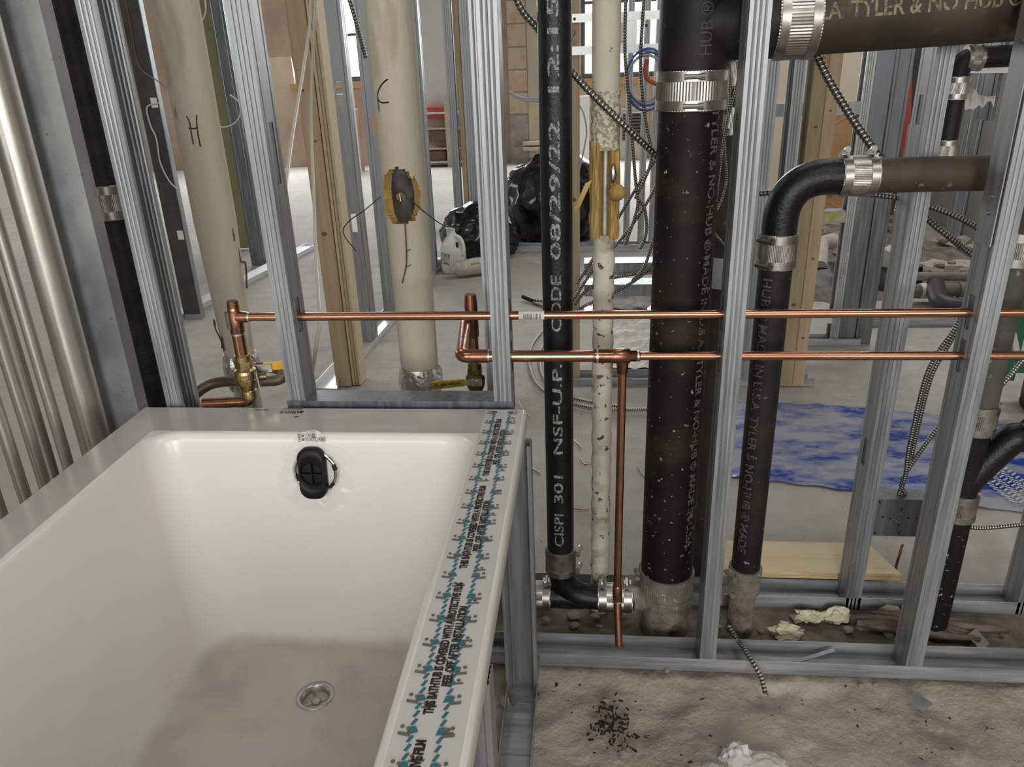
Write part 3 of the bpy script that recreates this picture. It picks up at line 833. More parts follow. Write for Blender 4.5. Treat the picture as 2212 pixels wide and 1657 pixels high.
# ================================================================== FRONT PARTITION (2-1/2 in. steel framing at the tub's head)
FY = 1.256; BYK = FY + .0625
CY = 1.286; CZU = .764; CZL = .687        # copper lines
track('galvanised floor track nearest the camera, right of the tub', (-.80, FY - .0006, .001), (2.0, FY - .0006, .001))
cu_h = ((CZU - .035, CZU + .035), (CZL - .03, CZL + .03))
stud('ribbed steel stud beside the black pipe at the tub corner', -.790, FY, holes=((.3, .36), (1.0, 1.06)))
stud('steel stud left of the opening, pierced by the upper copper line', -.517, FY, du=(-1, 0, 0), holes=((.735, .80), (1.00, 1.10), (1.5, 1.6)))
stud('steel stud right of the opening above the tub corner', -.131, FY, du=(-1, 0, 0), holes=((CZL - .03, CZL + .03), (CZU - .03, CZU + .03)))
xB = P(1513, 1405, FY).x
stud('steel stud standing just right of the thick black stack', xB, FY, holes=((CZL - .03, CZL + .03), (CZU - .03, CZU + .03)))
xC = P(1956, 1440, FY).x
stud('bright steel stud at the right, nearest the junction box', xC, FY, holes=((CZL - .03, CZL + .03), (CZU - .03, CZU + .03)))
# header-like sill between the two opening studs
track('short steel sill track along the back of the tub rim', (-.552, FY - .0012, .6105), (-.1295, FY - .0012, .6105), up=-1, h=.03, wd=.050, mat=galv_dark, name='sill_track')
# clip angle screwed to the right stud
for (zz0, zz1, lab) in ((.88, 1.30, 'upper flat clip plate screwed to the rightmost front stud'),):
    t = thing('clip_plate', lab, 'metal plate', (xC - .004, FY + .01, zz0))
    G().box((xC - .0035, FY + .005, zz0), (xC - .0015, FY + .057, zz1)).out('plate', galv, t)
    for k, zs in enumerate((zz0 + .05, zz0 + .075, zz0 + .3)):
        G().tube([(xC - .0035, FY + .03, zs), (xC - .0065, FY + .03, zs)], .004, 10).out('screw_head', steel_dark, t)
# left side wall
stud('wide steel stud at the left, its flat web facing the camera', -.842, 1.246, du=(0, 1, 0), dv=(-1, 0, 0), wd=.092, mat=galv_dull, rib=False)
def vtube(name, label, x, y, r, z0, z1, mat, cat, seg=28, group=None):
    return G().tube([(x, y, z0), (x, y, z1)], r, seg).out(name, mat, None, True, label=label, cat=cat, group=group)
for (px, py, X, r, lab) in ((205, 950, -.916, .028, 'thickest zinc conduit at far left beside the stud web'),
                            (144, 995, -.913, .0100, 'thin zinc conduit next to the thickest one'),
                            (112, 1015, -.955, .0100, 'thin shaded conduit set behind its two neighbours'),
                            (93, 1035, -.913, .0100, 'thin zinc conduit second from the left edge'),
                            (53, 1070, -.913, .0100, 'thin zinc conduit leftmost along the tub rim'),
                            (0, 1105, -.925, .0100, 'zinc conduit cut off by the left picture edge')):
    q = PX(px, py, X); vtube('conduit', lab, q.x, q.y, r, 0, STUD_TOP, conduit_m, 'conduit', group='conduits left of the tub')

# ------------------------------------------------------------------ copper lines
def cpipe(name, label, pts, r, mat=copper, parent=None, seg=20, cat='copper pipe'):
    return G().tube(pts, r, seg).out(name, mat, parent, True, label=label, cat=cat if parent is None else None)
xh = P(507, 681, CY).x
hot = thing('copper_branch', 'upper straight copper line with its tee at the left riser', 'copper pipe', (xh, CY, CZU))
cpipe('pipe_run', None, [(xh + .018, CY, CZU), (1.15, CY, CZU)], .0078, parent=hot)
ht = cpipe('tee', None, [(xh + .004, CY, CZU), (xh + .022, CY, CZU), (xh + .0222, CY, CZU), (xh + .026, CY, CZU)], [.0125, .0098, .0098, .0088], copper_d, hot)
cpipe('solder_ring', None, [(xh + .0255, CY, CZU), (xh + .0285, CY, CZU)], .0091, solder, ht)
# tee body and riser down to the valve
zt_ = P(490, 650, CY).z; zb_ = P(520, 768, CY).z
cpipe('tee_body', None, [(xh, CY, zt_), (xh, CY, zt_ - .012), (xh, CY, CZU + .012), (xh, CY, CZU + .010), (xh, CY, CZU - .028), (xh, CY, CZU - .030)], [.0105, .0105, .0112, .0132, .0132, .0122], copper_d, hot)
G().tube([(xh, CY, zt_ + .0003), (xh, CY, zt_ - .001)], .0088, 18).out('pipe_mouth', wire_k, hot)
cpipe('riser', None, [(xh, CY, CZU - .028), (xh, CY, zb_)], .0118, copper, hot)
cpipe('solder_ring', None, [(xh, CY, CZU - .030), (xh, CY, CZU - .0335)], .0128, solder, ht)
G().tube([(xh - .0095, CY - .0075, CZU + .012), (xh - .0095, CY - .0075, CZU - .020)], [.0055, .005], 6).out('flux_stain', M('grey_patina', (.10, .10, .08), .6, .3, (.2, .19, .15), 60), hot)
# barcode label on the line
q0 = P(1121, 684, CY).x; q1 = P(1176, 684, CY).x
lab_ = cpipe('pipe_label', None, [(q0, CY, CZU), (q1, CY, CZU)], .0082, paper, hot)
g = G(); x = q0 + .008
while x < q1 - .006:
    wdt = rnd.choice((.0005, .0009, .0013))
    for a in (-.62, -.3, 0.02, .3): 
        c0, c1 = a, a + .32
        g.add([(x, CY - .0084 * math.cos(c0), CZU + .0084 * math.sin(c0)), (x + wdt, CY - .0084 * math.cos(c0), CZU + .0084 * math.sin(c0)), (x + wdt, CY - .0084 * math.cos(c1), CZU + .0084 * math.sin(c1)), (x, CY - .0084 * math.cos(c1), CZU + .0084 * math.sin(c1))], [(0, 1, 2, 3)])
    x += wdt + rnd.choice((.0007, .0012, .002))
g.out('barcode', ink, lab_, kind='stuff')

# lower line: 3/4 from the right-hand riser, tee, then 1/2 running right
xe = P(996, 766, CY).x
xt = P(1345, 770, CY).x
VR = P(1019, 690, 1.50)          # riser behind
cold = thing('copper_branch', 'lower copper line with a tee, a dropping leg and an elbow', 'copper pipe', (xt, CY, CZL))
el = fillet([(VR.x - .012, VR.y, CZL + .004), (xe, CY, CZL), (xe + .05, CY, CZL)], .018, 10)
cpipe('pipe_run', None, [(xe + .03, CY, CZL), (xt - .01, CY, CZL)], .0108, parent=cold)
cpipe('pipe_run', None, [(xt + .01, CY, CZL), (1.15, CY, CZL)], .0078, parent=cold)
ee = cpipe('elbow', None, el[2:], .0125, copper_d, cold)
cpipe('return_pipe', None, [el[0], el[3]], .0108, copper_d, cold)
cpipe('solder_ring', None, [(xe + .0495, CY, CZL), (xe + .0525, CY, CZL)], .0123, solder, ee)
tb = cpipe('tee_body', None, [(xt - .052, CY, CZL), (xt - .05, CY, CZL), (xt - .02, CY, CZL), (xt - .018, CY, CZL), (xt + .012, CY, CZL), (xt + .014, CY, CZL), (xt + .03, CY, CZL), (xt + .031, CY, CZL)],
           [.0115, .0127, .0127, .0135, .0135, .0100, .0096, .0085], copper_d, cold)
cpipe('solder_ring', None, [(xt - .0465, CY, CZL), (xt - .043, CY, CZL)], .0131, solder, tb)
cpipe('solder_ring', None, [(xt + .026, CY, CZL), (xt + .029, CY, CZL)], .0101, solder, tb)
zj = P(1331, 1283, CY).z
cpipe('tee_spout', None, [(xt, CY, CZL), (xt, CY, CZL - .032), (xt, CY, CZL - .033)], [.0115, .0098, .0088], copper_d, cold)
cpipe('drop_leg', None, [(xt, CY, CZL - .02), (xt, CY, zj)], .0078, parent=cold)
js = cpipe('elbow_joint', None, [(xt, CY, zj + .022), (xt, CY, zj + .02), (xt, CY, zj), (xt + .0012, CY - .004, zj - .016), (xt + .0013, CY - .0043, zj - .017)], [.0085, .0096, .0096, .0096, .0085], copper_d, cold)
cpipe('solder_ring', None, [(xt + .0012, CY - .004, zj - .0135), (xt + .0014, CY - .0046, zj - .0165)], .0099, solder, js)
en = P(1337, 1398, CY - .034)
cpipe('tail_piece', None, [(xt, CY - .001, zj - .006), en], .0080, copper_d, cold)
dd = (en - V((xt, CY, zj))).normalized()
cpipe('end_cap', None, [en - dd * .006, en - dd * .001, en, en + dd * .0005], [.0096, .0096, .0088, .006], copper, cold)
# riser that feeds the lower line, with tee head
cpipe('riser', None, [(VR.x, VR.y, P(1018, 672, VR.y).z), (VR.x, VR.y, P(1024, 808, VR.y).z)], .0115, copper_d, cold)
cpipe('riser_tee', None, [(VR.x, VR.y, CZL + .055), (VR.x, VR.y, CZL + .035), (VR.x, VR.y, CZL - .035), (VR.x, VR.y, CZL - .037)], [.0118, .0135, .0135, .0118], copper_d, cold)

# ------------------------------------------------------------------ brass valves with yellow levers
def valve(label, x, y, ztop, zbot, hd, mat, ymat, text=None):
    t = thing('ball_valve', label, 'valve', (x, y, zbot))
    h = ztop - zbot
    prof = [(.0125, 1), (.0145, .985), (.0145, .86), (.0128, .84), (.0150, .80), (.0150, .70), (.0195, .66), (.0205, .60), (.0205, .50), (.0195, .48), (.0205, .46), (.0185, .36), (.0150, .26), (.0128, .22), (.0140, .20), (.0140, .05), (.0125, .0)]
    G().tube([(x, y, zbot + h * b) for a, b in prof], [a for a, b in prof], 32).out('valve_body', mat, t, False)
    G().tube([(x, y, zbot + h * .86), (x, y, zbot + h * .72)], .0168, 6).out('hex_collar', mat, t)
    hd = V(hd).normalized()
    zc = zbot + h * .42
    return t, V((x, y, zc)), hd
# left (hot) valve: lever points right, behind
t, c0, hd = valve('bright brass ball valve with plain yellow lever at the left riser', xh + .0006, CY, zb_ + .003, P(540, 862, CY).z, (1, .3, 0), brass, yellow)
G().tube([c0 + V((.016, .006, .004)), c0 + V((.034, .012, .004))], .007, 12).out('stem', brass_d, t, True)
lp = P(560, 790, CY + .02)
hb = G().obox(lp + V((.004, .0, -.006)), (.018, .004, 0), (0, .0012, 0), (0, 0, .008)).out('lever', nickel, t)
G().obox(P(592, 790, CY + .03), (.0185, .005, 0), (-.0005, .0022, 0), (0, 0, .0078)).out('lever_sleeve', yellow, hb, label='yellow vinyl sleeve')
G().tube([c0 + V((.022, -.002, .018)), c0 + V((.024, -.002, -.012))], .003, 8).out('lever_nut', nickel, t, True)
# right (cold) valve: lever points left in front
vz1 = P(1024, 783, VR.y).z; vz0 = P(1028, 862, VR.y).z
t, c0, hd = valve('tarnished brass ball valve with long yellow lever beside the opening', VR.x + .0006, VR.y, vz1, vz0, (-1, 0, 0), brass_d, yellow_d)
pv = P(1030, 826, VR.y - .03)
G().tube([c0 + V((0, -.015, 0)), pv + V((0, .004, 0))], .008, 12).out('stem', brass_d, t, True)
hb = G().obox(pv, (.011, 0, 0), (0, .0012, 0), (0, 0, .0085)).out('lever', nickel, t)
G().tube([pv, pv + V((0, -.005, 0))], .0045, 6).out('lever_nut', steel_dark, hb)
pa = P(1008, 826, VR.y - .033); pb = P(930, 833, VR.y - .036)
G().obox(pv.lerp(pa, .62), (pa - pv) * .42, (0, .0012, 0), (0, 0, .0062)).out('lever', nickel, t)
mid = (pa + pb) / 2; dx = (pb - pa) / 2; upv = V((0, 0, 1))
gs = G(); rg = []
for u, h_, d_ in ((1.0, .0055, .0015), (.93, .0078, .0024), (.2, .0085, .0026), (-.85, .0072, .0026), (-1.0, .0055, .0015)):
    cc = mid + dx * u
    rg.append([cc + V((0, -d_, -h_)), cc + V((0, d_, -h_)), cc + V((0, d_, h_)), cc + V((0, -d_, h_))])
gs.loft(rg, True, True); sv = gs.out('lever_sleeve', yellow_d, t, label='yellow vinyl sleeve')
print_flat('lever_lettering', '\u00ae  600 WOG', .009, pb + (pa - pb) * .12 + V((0, -.0034, .0004)), (pa - pb).normalized(), V((0, 0, 1)), ink, sv, bold=.0002, fit=(pa - pb).length * .7)

# ------------------------------------------------------------------ insulated risers H and C
def sleeve(label, x, y, rads, hole=None, mats=(canvas_m, fibre), letter=None, foil_z=None, seed=0):
    """rads: [(z,r)] top to bottom, hole: (theta centre from -Y, zc, half angle, half height)"""
    t = thing('insulated_pipe', label, 'insulated pipe', (x, y, 0))
    zs = []
    z0, z1 = rads[-1][0], rads[0][0]
    nz = int((z1 - z0) / .005); seg = 110
    def rad(z):
        for (za, ra), (zb, rb) in zip(rads, rads[1:]):
            if zb <= z <= za: return lerp(rb, ra, (z - zb) / (za - zb))
        return rads[-1][1]
    g = G(); lin = G(); wallg = G()
    def inside(th, z):
        if not hole: return False
        a = (th - hole[0]) / hole[2]; b = (z - hole[1]) / hole[3]
        return a * a + b * b < (1 + .35 * noise.noise(V((math.cos(th) * 9, z * 40, seed)))) 
    def pos(th, z, d=0):
        r = rad(z) * (1 + .012 * noise.noise(V((math.cos(th) * 2, math.sin(th) * 2, z * 6 + seed)))) - d
        return (x + r * math.sin(th), y - r * math.cos(th), z)
    for j in range(nz + 1):
        for i in range(seg): g.v.append(pos(2 * math.pi * i / seg - math.pi, lerp(z0, z1, j / nz)))
    cells = {}
    for j in range(nz):
        for i in range(seg):
            th = 2 * math.pi * (i + .5) / seg - math.pi; z = lerp(z0, z1, (j + .5) / nz)
            cells[i, j] = inside(th, z)
            if not cells[i, j]:
                k = (i + 1) % seg
                g.f.append((j * seg + i, j * seg + k, (j + 1) * seg + k, (j + 1) * seg + i))
    sl_ = g.out('insulation_jacket', mats[0], t, True)
    if hole:
        th_ = .018
        for (i, j), ins in cells.items():
            if not ins: continue
            ta = 2 * math.pi * i / seg - math.pi; tb_ = 2 * math.pi * (i + 1) / seg - math.pi
            za, zb = lerp(z0, z1, j / nz), lerp(z0, z1, (j + 1) / nz)
            lin.add([pos(ta, za, th_ + .004), pos(tb_, za, th_ + .004), pos(tb_, zb, th_ + .004), pos(ta, zb, th_ + .004)], [(0, 1, 2, 3)])
            for (di, dj, p, q) in ((-1, 0, (ta, za), (ta, zb)), (1, 0, (tb_, zb), (tb_, za)), (0, -1, (tb_, za), (ta, za)), (0, 1, (ta, zb), (tb_, zb))):
                if not cells.get(((i + di) % seg, j + dj), False):
                    wallg.add([pos(*p), pos(*q), pos(q[0], q[1], th_ + .006), pos(p[0], p[1], th_ + .006)], [(0, 1, 2, 3)])
        wallg.out('cut_insulation', mats[1], t, False, label='amber fibreglass cut edge')
    if foil_z:
        za, zb, ra = foil_z
        gg = G(); rg = []
        for k in range(9):
            z = lerp(za, zb, k / 8); bul = math.sin(k / 8 * math.pi) * .007
            rg.append([(x + (ra + bul + .004 * noise.noise(V((a_ * .9, z * 50, seed)))) * math.sin(2 * math.pi * a_ / 36), y - (ra + bul + .004 * noise.noise(V((a_ * .9, z * 50, seed + 3)))) * math.cos(2 * math.pi * a_ / 36), z) for a_ in range(36)])
        gg.loft(rg, True, True); gg.out('foil_wrap', foil, t, False, label='crumpled aluminium foil wrap')
    return t, rad
HY = 1.60
hq = P(513, 740, HY)
tH, radH = sleeve('cream canvas insulated riser marked H', hq.x, HY, [(STUD_TOP, .046), (P(470, 480, HY).z, .044), (P(505, 640, HY).z, .038), (P(513, 766, HY).z, .034)], foil_z=(P(515, 763, HY).z, P(515, 835, HY).z, .036), seed=2)
G().tube([(hq.x, HY, 0), (hq.x, HY, P(515, 830, HY).z)], .03, 20).out('pipe_end', foil, tH, True)
cq = P(904, 760, HY)
czc = P(864, 420, HY).z
tC, radC = sleeve('cream canvas insulated riser marked C with a cut-open patch', cq.x, HY, [(STUD_TOP, .047), (P(904, 300, HY).z, .046), (P(904, 793, HY).z, .0425)], hole=(-.06, czc, 1.08, .055), foil_z=(P(904, 788, HY).z, P(904, 848, HY).z, .044), seed=5)
G().tube([(cq.x, HY, 0), (cq.x, HY, STUD_TOP)], .0275, 28).out('inner_pipe', M('sooty_pipe', (.035, .033, .03), .7, .2, (.09, .085, .08), 30, bump=.3, bscale=80), tC, True)
G().tube([(cq.x, HY - .030, czc + .002), (cq.x, HY - .036, czc + .0)], .010, 14).out('cut_stub', M('scorched_stub', (.25, .2, .17), .7, .2, (.10, .08, .07), 60), tC, True)
G().tube([(cq.x - .002, HY - .037, czc + .006), (cq.x - .001, HY - .038, czc - .008)], .0025, 8).out('copper_tip', copper, tC, True)
def handmark(pts_px, cx, r, parent, wdt=.0016):
    pts = []
    for px, py in pts_px:
        p = P(px, py, HY - r)
        for _ in range(3):
            yy = HY - math.sqrt(max(r * r - (p.x - cx) ** 2, 1e-6)); p = P(px, py, yy)
        pts.append(p)
    G().tube(cr(pts, 6) if len(pts) > 2 else pts, wdt, 6).out('handwriting', ink, parent)
for pp in (((403, 251), (409, 262), (412, 277), (414, 290), (418, 312)), ((425, 248), (425, 265), (428, 290), (433, 317)), ((408, 277), (418, 278), (426, 276))):
    handmark(pp, hq.x, radH(1.05) , tH)
handmark(((838, 171), (831, 176), (822, 187), (816, 203), (818, 216), (826, 222), (840, 221)), cq.x, radC(1.1), tC)
# tears and stains on H (dark torn canvas edges)
for k, pp in enumerate((((492, 478), (500, 490), (504, 505), (506, 520)), ((462, 690), (466, 712), (476, 732), (480, 752)), ((478, 728), (482, 745), (484, 758)))):
    gg = []
    for px, py in pp:
        p = P(px, py, HY - (.012, .030, .033)[k]); gg.append(p)
    G().tube(cr(gg, 4), [.0012 + .003 * abs(noise.noise(V((i * 1.3, k, 0)))) for i in range(len(cr(gg, 4)))], 6).out('torn_edge', rust, tH)
# wires tied through the open patch on C
yw = HY - .05
cable('black_wire', 'thin black wire pair looping left from the open patch', [P(822, 425, yw), P(790, 452, yw - .01), P(752, 480, yw), P(742, 505, yw), P(770, 543, yw + .01)], .0011, wire_k, smooth_only=True, cat='wire')
cable('black_wire', 'thin black wire running right from the open patch', [P(885, 430, yw), P(920, 460, yw), P(960, 487, yw + .1), P(1010, 494, yw + .1)], .0013, wire_k, smooth_only=True, cat='wire')
tw = thing('twig', 'thin twig-like wire hanging down the riser marked C', 'wire', P(876, 600, HY - .05))
G().tube(cr([P(876, 440, yw), P(875, 480, yw), P(878, 545, yw), P(877, 575, yw), P(869, 612, yw)], 6), .0013, 6).out('stem', rust, tw)
G().tube([P(878, 545, yw), P(886, 538, yw)], .0008, 6).out('sprig', rust, tw)
G().tube([P(877, 578, yw), P(888, 572, yw)], .0009, 6).out('sprig', rust, tw)
cable('rusty_wire', 'rusty twisted wire hanging beside the riser marked H', [P(503, 480, HY), P(519, 560, HY), P(530, 570, HY), P(533, 622, HY)], .0022, rust, smooth_only=True, cat='wire')
# old copper offset pipe below the left valve
oc = [P(405, 868, 1.42), P(440, 838, 1.45), P(480, 825, 1.46), P(560, 824, 1.44), P(602, 820, 1.44), P(613, 805, 1.46), P(590, 795, 1.50), P(560, 792, 1.55)]
cpipe('copper_offset', 'tarnished copper offset pipe looping behind the left valve', cr(oc, 8), .0115, copper_old)
cpipe('copper_offset', 'short copper bend under the left valve at the tub rim', cr([P(440, 872, CY), P(500, 869, CY), P(535, 866, CY), P(543, 850, CY)], 6), .0105, copper_d)

# ================================================================== DRAIN STACKS IN THE CHASE
AY = 1.385
AX = P(1203, 500, AY).x
zc1 = P(1213, 1197, AY).z
ta = thing('drain_pipe', 'slim black drain pipe printed CODE 08/29/22', 'drain pipe', (AX, AY, 0))
G().tube([(AX, AY, zc1), (AX, AY, STUD_TOP)], .0285, 40).out('pipe_wall', iron_g, ta, True)
def stext(s, py0, py1, size=.026, pr=ta, xx=None, yy=AY, r=.0285, mat=ink_w, face=(-.03, -1, 0)):
    z0 = P(1210, py0, yy - r).z; z1 = P(1210, py1, yy - r).z
    print_wrap('pipe_lettering', s, size, (AX, yy, z0), (0, 0, 1), r, face, mat, pr, bold=.0004, fit=z1 - z0)
stext('CISPI', 1182, 1112); stext('301', 1090, 1030); stext('NSF-U.P.', 985, 790); stext('CODE', 718, 597); stext('08/29/22', 562, 262); stext('12:15', 218, 10)
coupling('steel band coupling above the small black elbow', (AX, AY, zc1 - .012), (0, 0, 1), .0295, .062, (1, -.15, 0))
HZ = P(1240, 1288, AY).z
tl = thing('drain_fitting', 'black sweep fitting lying at the foot of the slim pipe', 'pipe fitting', (AX, AY, HZ - .03))
sw = fillet([(AX, AY, zc1 - .02), (AX, AY, HZ), (AX + .16, AY, HZ)], .075, 14)
G().tube(sw, .0275, 32).out('sweep', iron_g, tl, True)
G().tube([(P(1128, 1288, AY).x, AY, HZ), (AX + .05, AY, HZ)], .0272, 32).out('side_arm', iron_g, tl, True)
coupling('steel band coupling hard against the tub frame', (P(1157, 1288, AY).x, AY, HZ), (1, 0, 0), .0285, .068, (0, .1, 1))
coupling('steel band coupling behind the dropping copper leg', (P(1328, 1288, AY).x, AY, HZ), (1, 0, 0), .0285, .075, (0, .1, 1))

GY = 1.400
GX = P(1457, 900, GY).x
zg = P(1440, 1255, GY).z
tg = thing('drain_stack', 'thick black cast-iron stack with side lettering', 'drain stack', (GX, GY, 0))
ztee = P(1490, 165, GY).z
G().tube([(GX, GY, zg - .01), (GX, GY, ztee)], .0545, 64).out('pipe_wall', iron_s, tg, True)
fd = V((.66, -.75, 0))
zA = P(1555, 232, GY - .03).z; zB = P(1480, 1180, GY - .03).z
for k_ in (0, 1):
    print_wrap('pipe_lettering', 'TYLER & NO-HUB \u00ae MADE IN U.S.A.', .024, (GX, GY, lerp(zA, zB, k_ * .51)), (0, 0, -1), .0545, fd, ink_g, tg, bold=.0004, fit=(zA - zB) * .49)
# tee above the coupling and horizontal run
tt = thing('drain_fitting', 'large black tee at the top of the thick stack', 'pipe fitting', (GX, GY, ztee))
ZH = P(1850, 38, GY).z
G().tube([(GX, GY, ztee), (GX, GY, ztee + .02), (GX, GY, ZH + .16)], [.0545, .058, .058], 64).out('tee_body', iron, tt, True)
xk = P(1712, 60, GY).x
G().tube([(GX, GY, ZH), (xk, GY, ZH)], .0562, 56).out('tee_arm', iron, tt, True)
print_wrap('pipe_lettering', 'HUB \u00ae', .026, (GX + .012, GY, ztee + .03), (0, 0, 1), .0585, (.0, -1, 0), M('faint_print', (.022, .021, .02), .6), tt)
coupling('wide steel coupling with two worm clamps on the thick stack', (GX, GY, P(1490, 195, GY).z), (0, 0, 1), .0560, .062, (-.12, -1, 0), band=.125)
th = thing('drain_pipe', 'large horizontal cast-iron pipe lettered TYLER & NO HUB', 'drain pipe', (xk, GY, ZH))
HS = V((1, 0, .03)).normalized()
G().tube([(xk, GY, ZH), (1.4, GY, ZH + (1.4 - xk) * .03)], .0545, 56).out('pipe_wall', M('stained_cast_iron', (.022, .018, .014), .6, 0, (.06, .042, .026), 6, .42, .66, bump=.2, bscale=120, speck=((.10, .075, .045), 20, .64, .74), spec=.35), th, True)
xa = P(1762, 25, GY - .05).x; xb = P(2205, 10, GY - .05).x
print_wrap('pipe_lettering', 'S.A. TYLER & NO HUB \u00ae', .034, (xa, GY, ZH + (xa - xk) * .03), HS, .0545, (0, -1, .12), ink_y, th, bold=.0007, fit=xb - xa)
coupling('steel coupling on the large horizontal pipe', (P(1712, 60, GY).x, GY, ZH), (1, 0, 0), .0560, .066, (0, 1, .3), band=.105)
# crusted foot of the thick stack
tf = thing('stack_foot', 'crusted concrete-grey hub at the foot of the thick stack', 'pipe hub', (GX, GY, 0))
def crusty(x, y, prof, seed, name, par, mat=crust, seg=40, amp=.05):
    rg = []
    for z, r in prof:
        rg.append([(x + r * (1 + amp * noise.fractal(V((math.cos(a) * 2, math.sin(a) * 2, z * 25 + seed)), 1, 2, 4)) * math.cos(a), y + r * (1 + amp * noise.fractal(V((math.cos(a) * 2, math.sin(a) * 2, z * 25 + seed)), 1, 2, 4)) * math.sin(a), z) for a in [2 * math.pi * k / seg for k in range(seg)]])
    return G().loft(rg, True, True).out(name, mat, par, True)
zf = [lerp(-.02, zg - .03, k / 12) for k in range(13)]
crusty(GX, GY, [(z, .051 + .004 * math.sin(k)) for k, z in enumerate(zf)], 1, 'hub', tf)
crusty(GX - .075, GY - .002, [(HZ - .035 + k * .01, .024 + .012 * math.sin(k / 7 * math.pi)) for k in range(8)], 4, 'side_boss', tf, seg=24, amp=.12)
G().tube([(P(1340, 1288, AY).x, AY, HZ), (GX, GY, HZ)], .031, 24).out('side_inlet', crust, tf, True)
coupling('dust-caked coupling at the foot of the thick stack', (GX, GY, zg - .002), (0, 0, 1), .0555, .07, (-1, -.1, 0), mat=steel_dusty)

# second stack with quarter bend
DY = 1.395
DX = P(1653, 800, DY).x
zd1 = P(1688, 540, DY).z; zd0 = P(1608, 1245, DY).z; zdh = P(1850, 380, DY).z
td = thing('drain_pipe', 'medium black vent pipe under the quarter bend', 'drain pipe', (DX, DY, 0))
G().tube([(DX, DY, zd0), (DX, DY, zd1)], .0295, 40).out('pipe_wall', M('spattered_vent_pipe', (0.014, 0.013, 0.013), 0.5, 0.0, (0.03, 0.025, 0.02), 7, .45, .65, bump=.18, bscale=160, speck=((.28, .27, .25), 80, .70, .73), spec=.22), td, True)
zA = P(1660, 600, DY - .02).z; zB = P(1590, 1190, DY - .02).z
print_wrap('pipe_lettering', 'HUB \u00ae MADE IN U.S.A. TYLER & NO-HUB \u00ae MADE', .024, (DX, DY, zA), (0, 0, -1), .0295, (-.62, -.78, 0), M('faded_print', (.10, .095, .088), .8, 0, (.02, .02, .02), 150, .44, .6), td, bold=.0004, fit=zA - zB)
coupling('woven-steel coupling below the quarter bend', (DX, DY, zd1), (0, 0, 1), .0305, .062, (-.75, -.65, 0))
xk2 = P(1848, 380, DY).x
tq = thing('quarter_bend', 'glossy black quarter-bend elbow at upper right', 'pipe fitting', (DX, DY, zd1))
qb = fillet([(DX, DY, zd1), (DX, DY, zdh), (xk2, DY, zdh)], .078, 16)
G().tube(qb, .0305, 36).out('elbow', iron_g, tq, True)
coupling('woven-steel coupling between the elbow and the brown pipe', (xk2 + .002, DY, zdh), (1, 0, 0), .0305, .060, (0, .35, 1))
XE = P(2112, 900, DY).x
th2 = thing('drain_pipe', 'rusty brown horizontal pipe right of the quarter bend', 'drain pipe', (xk2, DY, zdh))
G().tube([(xk2, DY, zdh), (XE - .02, DY, zdh)], .0292, 36).out('pipe_wall', iron_b, th2, True)
G().tube(fillet([(XE - .10, DY, zdh), (XE, DY, zdh), (XE, DY, zdh - .14)], .07, 12), .0296, 32).out('sweep', iron_b, th2, True)
tdf = thing('stack_foot', 'crusted hub at the foot of the medium vent pipe', 'pipe hub', (DX, DY, 0))
crusty(DX, DY, [(lerp(-.02, zd0 - .01, k / 10), .0275) for k in range(11)], 8, 'hub', tdf)
crusty(DX - .055, DY + .012, [(HZ - .02 + k * .007, .018) for k in range(6)], 9, 'side_boss', tdf, seg=20, amp=.15)
coupling('dust-caked coupling at the foot of the medium pipe', (DX, DY, zd0 - .004), (0, 0, 1), .0305, .062, (-1, -.5, 0), mat=steel_dusty)
# rightmost stack with wye
tr = thing('drain_stack', 'rightmost weathered stack with a wye branch', 'drain stack', (XE, DY, 0))
zw1 = P(2130, 905, DY).z; zw0 = P(2092, 1085, DY).z
G().tube([(XE, DY, -.01), (XE, DY, zw0)], .0292, 36).out('lower_pipe', iron_s, tr, True)
G().tube([(XE, DY, zw1), (XE, DY, zdh - .12)], .0292, 36).out('upper_pipe', M('dusty_cast_iron', (.055, .05, .045), .7, 0, (.10, .09, .08), 9, bump=.2, bscale=150, speck=((.25, .23, .2), 60, .68, .74)), tr, True)
G().tube([(XE, DY, zw0), (XE, DY, zw1)], .0285, 32).out('wye_body', iron_g, tr, True)
wb = P(2205, 945, DY)
G().tube(cr([(XE, DY, zw0 + .035), (XE + .022, DY, zw0 + .075), wb + V((-.02, 0, -.008)), wb, wb + V((.05, 0, .004))], 8), .0285, 32).out('wye_branch', iron_g, tr, True)
coupling('steel coupling above the wye on the rightmost stack', (XE, DY, zw1 + .004), (0, 0, 1), .0305, .06, (1, .6, 0))
coupling('steel coupling below the wye on the rightmost stack', (XE, DY, zw0 - .004), (0, 0, 1), .0305, .06, (1, .6, 0))
coupling('coupling cut by the right edge above the copper lines', (XE, DY, P(2180, 535, DY).z), (0, 0, 1), .0305, .06, (1, .6, 0))
coupling('black rubber clamp on the wye branch at the right edge', wb + V((.035, 0, .003)), (1, 0, 0), .030, .05, (0, -.2, 1), mat=black_pl)

